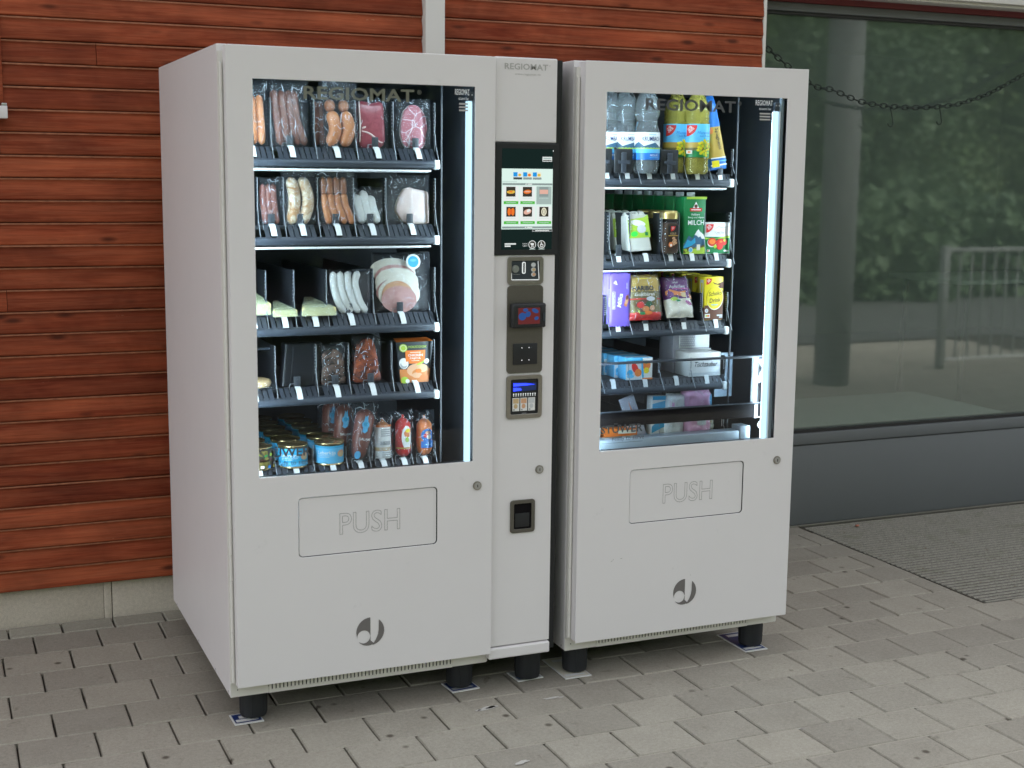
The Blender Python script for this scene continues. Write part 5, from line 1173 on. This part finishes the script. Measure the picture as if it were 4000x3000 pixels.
P = Print(lambda u, w, q: (u, -.0175-q+.3*abs(u)*.4, w)); P.text('Spaghetti', .004, .092, .014, 'p_black', .064, .008, 0, -1.45); P.rect(-.028, .028, .012, .016, 'p_white', 4); P.rect(-.026, .028, .024, .027, 'p_sky', 4); P.rect(-.024, .0, .008, .028, 'p_yellow'); P.rect(-.026, .026, .034, .037, 'p_white', 4); P.ell(-.018, .118, .008, .010, 'p_deeporange', 12); P.build('bag_print', t)
# --- second shelf: eggs, coffee, milk, tomatoes
def eggs(label, x, y, tilt=-.10):
    t = thing('egg_carton', label, 'egg carton', (x, y, G[1]+.012), 'egg cartons on the second shelf of the right machine', (tilt, -.05, 0))
    b = MB(); v = [(-.038, -.002, 0), (.040, -.002, 0), (.030, .006, .112), (-.034, .006, .112), (-.036, .058, .004), (.038, .058, .004), (.028, .052, .112), (-.032, .052, .112)]
    b.add(v, [(0,1,2,3), (7,6,5,4), (0,4,5,1), (1,5,6,2), (2,6,7,3), (3,7,4,0)], 'p_pulp'); b.build('carton', t, bevel=.005)
    b = MB()
    for k in range(3): b.ell((-.022+.021*k, .028, .112), (.012, .022, .010), 'p_pulp', 12, 6, .1, k)
    b.build('domes', t)
    P = Print(lambda u, w, q: (u*(1-.9*(w-.04)), -.002+.0714*w-q-.0006, w)); P.poly([(-.036, .040), (.038, .040), (.038, .108), (-.036, .108)], 'p_lime'); P.poly([(-.036, .096), (.020, .100), (.038, .108), (-.036, .108)], 'p_pulp'); P.ell(.0, .084, .026, .009, 'p_white', 16, -.2); P.ell(.010, .066, .016, .012, 'p_silver', 14); P.ell(-.016, .052, .012, .008, 'p_neon', 12, .1); P.rect(.020, .030, .046, .056, 'p_green'); P.text('EIER', -.026, .076, .007, 'p_white', .02, 0, 0, 1.4); P.build('label_band', t); return t
e_ = eggs('front egg carton with lime green label on the second shelf', 1.290, .108); copy_tree(e_, 'egg carton standing right behind the front one', (1.283, .190, G[1]+.012)); copy_tree(e_, 'third egg carton, at the back of its row', (1.275, .265, G[1]+.012))
e2 = copy_tree(e_, 'egg carton in the dark left lane beside the front one', (1.182, .285, G[1]+.012))
def coffee(label, x, y):
    t = thing('coffee_jar', label, 'coffee jar', (x, y, G[1]+.001), 'coffee jars on the second shelf')
    def sq(r, n=28, e=.55): return [(r*math.copysign(abs(math.cos(2*PI*k/n))**e, math.cos(2*PI*k/n)), r*math.copysign(abs(math.sin(2*PI*k/n))**e, math.sin(2*PI*k/n))) for k in range(n)]
    def loft(prof, mat):
        b = MB(); n = 28; v = [(x_, y_, z) for r, z in prof for x_, y_ in sq(r)]; b.add(v, [(i*n+k, i*n+(k+1) % n, (i+1)*n+(k+1) % n, (i+1)*n+k) for i in range(len(prof)-1) for k in range(n)], mat, True); b.add(v, [tuple(range(n-1, -1, -1)), tuple(range((len(prof)-1)*n, len(prof)*n))], mat); return b
    loft([(.022, 0), (.0265, .003), (.0275, .01), (.0275, .088), (.025, .100), (.0215, .107), (.0215, .112)], 'jar').build('glass', t); loft([(.023, .004), (.0255, .01), (.0255, .086), (.021, .095)], 'coffee').build('coffee', t)
    MB().lathe([(.0270, .107), (.0285, .109), (.0285, .124), (.0255, .131), (.001, .132)], 'gold_cap', 28).build('lid', t)
    P = Print(lambda u, w, q: (u, -.0278-q, w)); P.rect(-.016, .017, .018, .088, 'p_dkbrown'); P.rect(-.016, .017, .062, .088, 'p_black'); seal(P, .0, .078, .0075); P.text('GOLD', 0, .0640, .0060, 'p_tan', .020); P.rect(-.016, .017, .0565, .0585, 'p_gold')
    for a, c, rr in ((.002, .050, .2), (.007, .044, -.4), (.001, .040, .5), (.008, .036, 0), (.003, .033, .8)): P.ell(a, c, .0055, .0038, 'p_skin', 12, rr); P.ell(a, c, .0045, .0006, 'p_dkbrown', 10, rr)
    P.ell(-.009, .031, .007, .008, 'p_deeporange', 12); P.ell(-.008, .029, .004, .004, 'p_white', 10); P.build('label_print', t); return t
c_ = coffee('front glass jar of coffee with gold lid', 1.390, .118); copy_tree(c_, 'second coffee jar with gold lid, behind the front one', (1.386, .182, G[1]+.001)); copy_tree(c_, 'third coffee jar with gold lid, at the back', (1.382, .246, G[1]+.001))
def milk(label, x, y):
    t = thing('milk_carton', label, 'milk carton', (x, y, G[1]+.001), 'green milk cartons in a row on the second shelf'); w = .0375
    b = MB(); b.box(-w, w, 0, .062, 0, .1795, 'p_green', .0022); b.build('carton', t)
    b = MB(); b.lathe([(.0125, .179), (.0130, .182), (.0130, .1915), (.0115, .193), (.001, .1932)], 'p_silver', 18, (-.004, .022, 0)); b.build('cap', t)
    P = Print(lambda u, w_, q: (u, -q-.0002, w_)); P.rect(-w, w, .001, .034, 'p_lime'); P.poly([(-w, .030), (-.020, .058), (-.008, .050), (.004, .064), (.014, .062), (.024, .056), (w, .044), (w, .026), (-w, .016)], 'p_mountain'); P.poly([(-w, .022), (-.024, .046), (-.012, .040), (.002, .052), (.004, .036), (-.010, .026), (-w, .018)], 'p_cyan'); P.poly([(.0, .060), (.006, .070), (.013, .078), (.019, .070), (.030, .062), (w, .048), (.026, .048), (.020, .056), (.014, .052), (.008, .058)], 'p_white'); P.poly([(-w, .012), (-.014, .024), (.008, .020), (w, .030), (w, .004), (-w, .004)], 'p_olive'); P.poly([(-.030, .006), (-.004, .016), (w, .022), (w, .001), (-.030, .001)], 'p_lime'); P.rect(.008, .020, .012, .030, 'p_cream'); P.ell(-.013, .013, .0075, .0085, 'p_white'); P.ell(-.013, .013, .0060, .0068, 'p_sky'); P.poly([(-.030, .006), (-.024, .012), (-.030, .018), (-.036, .012)], 'p_lime')
    P.poly([(-.010, .144), (.001, .164), (.012, .144)], 'p_white'); P.ell(.001, .150, .006, .006, 'p_brown', 10); P.rect(-.020, .022, .134, .1440, 'p_red'); P.rect(-.016, .018, .1375, .1405, 'p_white'); P.text('Haltbare', .0, .1245, .0068, 'p_white', .030, .004); P.text('Berg und Alpen', .002, .1145, .0068, 'p_white', .056, .004); P.text('MILCH', .002, .099, .0155, 'p_white', .056, .012); P.rect(-.033, w, .172, .1795, 'p_lime')
    P.build('printed_front', t); return t
m_ = milk('front green milk carton with mountain picture', 1.4775, .112)
m_.scale.z = .965
for k in range(7): copy_tree(m_, 'green milk carton, %s from the front in the milk row' % (ORDI+['seventh', 'eighth'])[k], (1.4775-.0012*k, .112+.0655*(k+1), G[1]+.001))
t = thing('tomato_carton', 'small white and green carton of tomatoes beside the milk', 'tomato carton', (1.558, .112, G[1]+.001), None, (0, 0, -.04))
MB().box(-.044, .044, 0, .058, 0, .0950, 'p_white', .0018).build('carton', t)
P = Print(lambda u, w, q: (u, -.0002-q, w)); P.rect(-.0435, .0435, .001, .052, 'p_green'); P.poly([(-.0435, .050), (-.010, .046), (.0435, .056), (.0435, .048), (-.0435, .044)], 'p_lime'); P.poly([(-.012, .058), (.018, .056), (.026, .064), (.026, .076), (-.008, .078), (-.014, .070)], 'p_white'); P.poly([(-.012, .074), (.004, .082), (.020, .078), (.042, .084), (.020, .080), (.004, .084)], 'p_grey'); seal(P, -.0265, .0775, .0130); P.text('TOMATEN', .006, .0640, .0068, 'p_brown', .034); P.rect(-.004, .012, .0580, .0588, 'p_grey')
for a, c, r1, m2 in ((-.019, .034, .016, 'p_white'), (-.018, .036, .0150, 'p_red'), (.010, .034, .0140, 'p_red'), (.022, .036, .0120, 'p_red'), (.008, .023, .0120, 'p_red')): P.ell(a, c, r1, r1*.85, m2, 18)
P.ell(-.018, .037, .011, .008, 'p_orange', 14); P.ell(.012, .037, .005, .003, 'p_orange', 10); P.poly([(.022, .048), (.028, .042), (.026, .036), (.020, .040)], 'p_lime'); P.ell(-.008, .022, .006, .006, 'p_lime', 10, .5); P.rect(-.036, -.026, .006, .013, 'p_white'); P.rect(-.035, -.031, .007, .012, 'p_red'); P.rect(.022, .040, .007, .011, 'p_white'); P.build('printed_front', t)
# --- third shelf: chocolate, sweets, cocoa drinks
def choc(label, x, y, z):
    t = thing('chocolate_bar', label, 'chocolate bar', (x, y, z), 'purple chocolate bars standing in a stack', (-.02, .0, -.03))
    b = MB()
    def fn(u, v, s):
        k = min(1, 14*min(v, 1-v)); e = min(1, 9*min(u, 1-u)); return (-.034+.068*u, s*.0052*k*math.sqrt(e)+.0012*noise.noise(Vector((u*7, v*15, x*40+s))), .158*v+.002*math.sin(u*40)*(1-k))
    for s in (-1, 1): b.grid(lambda u, v, s=s: fn(u, v, s), 12, 22, 'p_purple')
    b.build('wrapper', t)
    P = Print(lambda u, w, q: (u, -.0064-q+.003*(abs(u)/.034)**3, w)); P.rect(-.028, -.018, .052, .104, 'p_white'); P.rect(-.027, -.019, .053, .103, 'p_purple'); P.text('MONOPOLY', -.023, .078, .0060, 'p_white', .046, .02, 0, PI/2); P.text('Milka', -.0035, .078, .0145, 'p_white', .042, .02, .2, PI/2-.15); P.poly([(.009, .064), (.018, .058), (.026, .078), (.024, .094), (.016, .092), (.014, .078)], 'p_food'); P.ell(.019, .076, .005, .011, 'p_skin', 12, -.2); P.ell(.020, .086, .004, .007, 'p_brown', 12, -.2); P.poly([(-.026, .130), (-.018, .138), (-.012, .124), (-.022, .128)], 'p_cream'); P.rect(.018, .0195, .112, .130, 'p_white'); P.rect(.022, .023, .108, .134, 'p_lilac'); P.build('wrapper_print', t); return t
k_ = choc('front purple chocolate bar of the stack on the third shelf', 1.2215, .100, G[2]-.006)
for k in range(5): copy_tree(k_, 'purple chocolate bar, %s from the front in the stack' % ORDI[k], (1.2175-.0022*k, .114+.0125*k, G[2]+(.001, .0, .002, .001, 0)[k]))
def bag(name, label, cat, x, y, z, w, h, d, bands, prn, rot=(-.22, 0, 0), grp='sweet bags on the third shelf'):
    t = thing(name, label, cat, (x, y, z), grp, rot); b = MB()
    for lo, hi, mt in bands:
        for s in (-1, 1):
            def fn(u, v, s=s, lo=lo, hi=hi):
                q = lo+(hi-lo)*v; k = min(1, 7*min(u, 1-u))*min(1, 9*min(q, 1-q)); nn = noise.noise(Vector((u*7+x*30, q*7, s))); n2 = noise.noise(Vector((u*19+x*30, q*21, s)))
                return (-w/2+w*u+.003*nn*(1-k), s*(d*math.sqrt(k)*(1+.3*nn)+.002*n2)+.004*nn*(1-k), h*q+.003*n2*(1-k))
            b.grid(fn, 14, max(3, int(18*(hi-lo))), mt)
    b.build('bag', t); P = Print(lambda u, w_, q: (u, -d*1.16-q+.010*(abs(u)/(w/2))**2.5+.010*(abs(w_/h-.5)*2)**4, w_)); prn(P); P.build('bag_print', t); film('film', t, -w/2, w/2, 0, h, d*1.22, x*50, back=False, glint_count=9); return t
def pr1(P):
    P.rect(-.056, .050, .060, .064, 'p_red', 6); P.ell(-.010, .040, .030, .020, 'p_brown', 18); P.ell(-.022, .044, .012, .010, 'p_red', 12); P.ell(.006, .044, .012, .011, 'p_dkgreen', 12); P.ell(-.006, .032, .012, .008, 'p_food', 12); P.ell(.016, .034, .009, .008, 'p_skin', 12); P.ell(-.036, .024, .010, .008, 'p_lime', 12); P.ell(.002, .020, .014, .006, 'p_orange', 12); P.ell(-.018, .018, .010, .005, 'p_green', 12)
    P.text('HARIBO', -.010, .094, .015, 'p_black', .070, .04); P.text('Goldbären', -.006, .076, .011, 'p_cream', .066, .02); P.ell(.012, .062, .015, .007, 'p_silver', 14); P.rect(-.056, .050, .010, .014, 'p_red', 6); P.rect(-.030, .010, .122, .125, 'p_yellow', 3)
bag('sweet_bag', 'gold bag of gummy sweets on the third shelf', 'sweet bag', 1.306, .098, G[2]+.010, .112, .138, .020, [(0, .16, 'p_red'), (.16, .62, 'p_olive'), (.62, 1, 'p_gold')], pr1)
bag('sweet_bag', 'dark bag end behind the gold gummy bag', 'sweet bag', 1.318, .150, G[2]+.012, .10, .142, .016, [(0, 1, 'p_violet')], lambda P: P.rect(-.03, .01, .126, .130, 'p_yellow', 3))
def pr2(P):
    P.text('Natur', -.010, .108, .008, 'p_silver', .028, 0); P.text('Aufschnitt', .000, .094, .010, 'p_silver', .060, .004, .1); P.poly([(-.044, .080), (-.030, .086), (.0, .076), (.024, .080), (.044, .066), (.044, .054), (.020, .058), (-.010, .066), (-.044, .068)], 'p_deeporange'); P.ell(.016, .066, .012, .008, 'p_tan', 12); P.ell(-.020, .054, .012, .006, 'p_lime', 12); P.ell(-.008, .048, .008, .004, 'p_green', 12); P.rect(-.020, .040, .084, .088, 'p_magenta', 4); P.ell(.028, .040, .014, .006, 'p_magenta', 12, -.5)
bag('sweet_bag', 'purple bag of chewy sweets with clear lower half beside the cocoa drink', 'sweet bag', 1.428, .098, G[2]+.014, .094, .132, .018, [(0, .42, 'p_cream'), (.42, .62, 'p_violet'), (.62, 1, 'p_violet')], pr2, (-.42, 0, 0))
def cocoa(label, x, y):
    t = thing('cocoa_carton', label, 'drink carton', (x, y, G[2]+.001), 'yellow cocoa drink cartons in a row', (0, 0, -.02)); w = .0335
    b = MB(); b.box(-w, w, 0, .046, 0, .134, 'p_yellow', .0018); b.build('carton', t)
    b = MB(); b.box(-w-.0004, w+.0004, -.0003, .0463, .001, .040, 'p_brown', .001); b.build('brown_base', t)
    P = Print(lambda u, w_, q: (u, -.0005-q, w_)); P.rect(-w+.001, w-.001, .001, .046, 'p_brown'); P.ell(.006, .068, .032, .036, 'p_brown', 22, .2); P.poly([(-.006, .118), (.012, .112), (w-.001, .120), (w-.001, .098), (.010, .100), (.020, .108), (.0, .112)], 'p_brown'); P.ell(.0040, .068, .0290, .0365, 'p_cream', 24, -.1); P.ell(.0030, .0695, .0282, .0350, 'p_yellow', 24, -.1); P.text('Schoko', .0035, .0830, .0135, 'p_dkbrown', .046, .012, .2, .10); P.text('Drink', .0035, .0620, .0135, 'p_dkbrown', .040, .012, .2, .10); P.rect(-.010, .014, .0470, .0490, 'p_sky'); P.rect(-.006, .010, .0435, .0450, 'p_grey'); seal(P, -.0195, .1195, .0095); P.ell(-.026, .030, .0060, .0062, 'p_white'); P.ell(-.026, .030, .0040, .0042, 'p_lilac'); P.rect(-.032, -.014, .008, .020, 'p_white'); P.rect(-.030, -.024, .011, .017, 'p_lime'); P.rect(-.024, -.016, .011, .017, 'p_orange'); P.rect(.010, .030, .013, .017, 'p_silver'); P.rect(.018, .030, .008, .011, 'p_silver'); P.build('printed_front', t)
    P = Print(lambda u, w_, q: (-w-.0006-q, u, w_)); P.rect(.006, .026, .080, .124, 'p_silver'); P.rect(.010, .020, .060, .115, 'p_yellow'); P.ell(.012, .066, .007, .008, 'p_red', 12); P.ell(.032, .058, .009, .007, 'p_cream', 12); P.build('side_print', t); return t
d_ = cocoa('front yellow and brown carton of cocoa drink', 1.5535, .112)
for k in range(4): copy_tree(d_, 'yellow cocoa drink carton, %s from the front in its row' % ORDI[k], (1.5535-.001*k, .112+.070*(k+1), G[2]+.001))
# --- fourth shelf: ice sticks, tissues
def icebox(label, x, y, z):
    t = thing('freezer_pop_box', label, 'box', (x, y, z), 'blue boxes on the fourth shelf of the right machine', (0, 0, -.03))
    MB().box(-.045, .045, 0, .055, 0, .068, 'p_sky', .0018).build('carton', t)
    P = Print(lambda u, w, q: (u, -.0004-q, w)); P.rect(-.0445, .0445, .001, .067, 'p_silver'); P.rect(.008, .0445, .001, .067, 'p_white'); P.rect(-.0445, .008, .050, .067, 'p_sky'); P.text('WASSEREIS', -.018, .0585, .008, 'p_cyan', .050, .02); P.ell(-.014, .036, .010, .018, 'p_red', 14, .5); P.ell(-.004, .022, .012, .012, 'p_orange', 14); P.ell(.024, .044, .014, .014, 'p_orange', 14); P.ell(.024, .028, .0095, .0095, 'p_yellow', 14); P.ell(-.032, .022, .010, .010, 'p_cyan', 12); P.ell(-.030, .012, .012, .006, 'p_sky', 12); P.poly([(.004, .067), (.010, .067), (.016, .001), (.010, .001)], 'p_cyan'); P.rect(.010, .0445, .001, .006, 'p_deeporange'); P.ell(.022, .052, .006, .003, 'p_green', 10); P.build('printed_front', t)
    P = Print(lambda u, w, q: (u, w, .0684+q)); P.rect(-.040, .040, .008, .022, 'p_silver'); P.rect(-.042, .042, .034, .050, 'p_cyan'); P.build('top_print', t); return t
i_ = icebox('front box of freezer pops with fruit pictures', 1.298, .112, G[3])
for k in range(4): copy_tree(i_, 'blue freezer pop box, %s from the front in its row' % ORDI[k], (1.290-.006*k, .172+.060*k, G[3]))
t = thing('tissue_box', 'white box of table wipes with black script lettering on the fourth shelf', 'tissue box', (1.530, .112, G[3]), 'tissue boxes on the fourth shelf')
MB().box(-.058, .058, 0, .085, 0, .074, 'p_white', .002).build('carton', t); P = Print(lambda u, w, q: (u, -.0003-q, w)); P.rect(-.057, .057, .001, .012, 'p_silver'); P.text('Tischzauber', .004, .038, .016, 'p_black', .082, .004, .35); P.build('lettering', t)
t = thing('tissue_box', 'open pale box with dotted pattern stacked behind the white wipes box', 'tissue box', (1.535, .205, G[3]+.0), 'tissue boxes on the fourth shelf')
MB().box(-.066, .066, 0, .090, 0, .145, 'p_lilac', .003).build('carton', t); P = Print(lambda u, w, q: (u, -.0003-q, w)); P.rect(-.046, .064, .078, .141, 'p_white'); P.rect(-.042, .012, .080, .118, 'p_lilac')
for i in range(9):
    for j in range(6): P.ell(-.0395+.0061*i+(.003 if j % 2 else 0), .083+.0062*j, .0021, .0021, 'p_white', 6)
P.rect(-.046, .064, .060, .076, 'p_silver'); P.rect(-.036, .010, .064, .067, 'p_grey'); P.build('printed_front', t)
# --- lowest shelf
t = thing('toothbrush_pack', 'clear pack with a red and blue toothbrush leaning on the lowest shelf', 'toothbrush pack', (1.300, .100, G[4]), None, (-.12, -.32, 0))
MB().box(-.026, .026, 0, .003, .0, .135, 'p_lilac', .001).build('card', t); MB().tube([(-.004, -.004, .02), (.002, -.005, .07), (.0, -.005, .12)], .0032, 'p_orange', 8, round_end=True).build('toothbrush', t); MB().tube([(.010, -.004, .03), (.010, -.005, .10)], .003, 'p_blue', 8, round_end=True).build('toothbrush', t); film('film', t, -.026, .026, 0, .135, .008, 30, back=False)
t = thing('bandage_box', 'small blue and white box left of the white pouch on the lowest shelf', 'box', (1.368, .108, G[4]), None, (-.06, .05, .1))
MB().box(-.026, .026, 0, .03, 0, .125, 'p_white', .002).build('carton', t); P = Print(lambda u, w, q: (u, -.0003-q, w)); P.poly([(-.025, .07), (.025, .09), (.025, .11), (-.025, .10)], 'p_sky'); P.poly([(-.025, .03), (.0, .05), (.025, .045), (.025, .03), (-.025, .01)], 'p_cyan'); P.rect(-.025, .025, .112, .124, 'p_cyan'); P.build('printed_front', t)
def plain(P): P.poly([(-.03, .01), (.03, .0), (.03, .03), (-.03, .02)], 'p_silver'); P.text('Soft', .014, .085, .008, 'p_grey', .02, 0, 0, 1.5); P.rect(-.026, -.012, .09, .115, 'p_pink')
bag('hygiene_pouch', 'white soft pouch beside the pink pack on the lowest shelf', 'pouch', 1.422, .112, G[4], .064, .130, .020, [(0, 1, 'p_white')], plain, (-.05, .06, 0), 'pouches on the lowest shelf')
bag('hygiene_pouch', 'pink soft pack with blue corner on the lowest shelf', 'pouch', 1.498, .108, G[4], .098, .140, .030, [(0, 1, 'p_pink')], lambda P: (P.poly([(.022, .05), (.046, .07), (.046, .125), (.030, .12)], 'p_cyan'), P.rect(-.012, .020, .030, .052, 'p_silver', 3)), (-.04, 0, 0), 'pouches on the lowest shelf')
bag('hygiene_pouch', 'cream pouch at the right end of the lowest shelf', 'pouch', 1.555, .140, G[4], .056, .075, .016, [(0, 1, 'p_cream')], lambda P: P.ell(.0, .03, .015, .008, 'p_tan', 12), (-.05, 0, 0), 'pouches on the lowest shelf')
t = thing('snack_box', 'flat orange red box low on the left of the lowest shelf', 'box', (1.235, .100, G[4]), None, (0, 0, -.03))
MB().box(-.056, .056, 0, .06, 0, .034, 'p_orange', .002).build('carton', t); P = Print(lambda u, w, q: (u, -.0003-q, w)); P.rect(-.010, .050, .018, .028, 'p_cream'); P.rect(-.050, .05, .004, .010, 'p_red'); P.build('printed_front', t)
t = thing('snack_box', 'upright white box at the far left of the lowest shelf', 'box', (1.146, .100, G[4]), None); MB().box(-.020, .020, 0, .05, 0, .048, 'p_white', .002).build('carton', t); P = Print(lambda u, w, q: (u, -.0003-q, w)); P.rect(-.012, .012, .010, .03, 'p_silver'); P.build('printed_front', t)
for o in set(bpy.data.objects)-_before:
    if o.parent is None: o.location.x -= .022; o.location.y -= .035
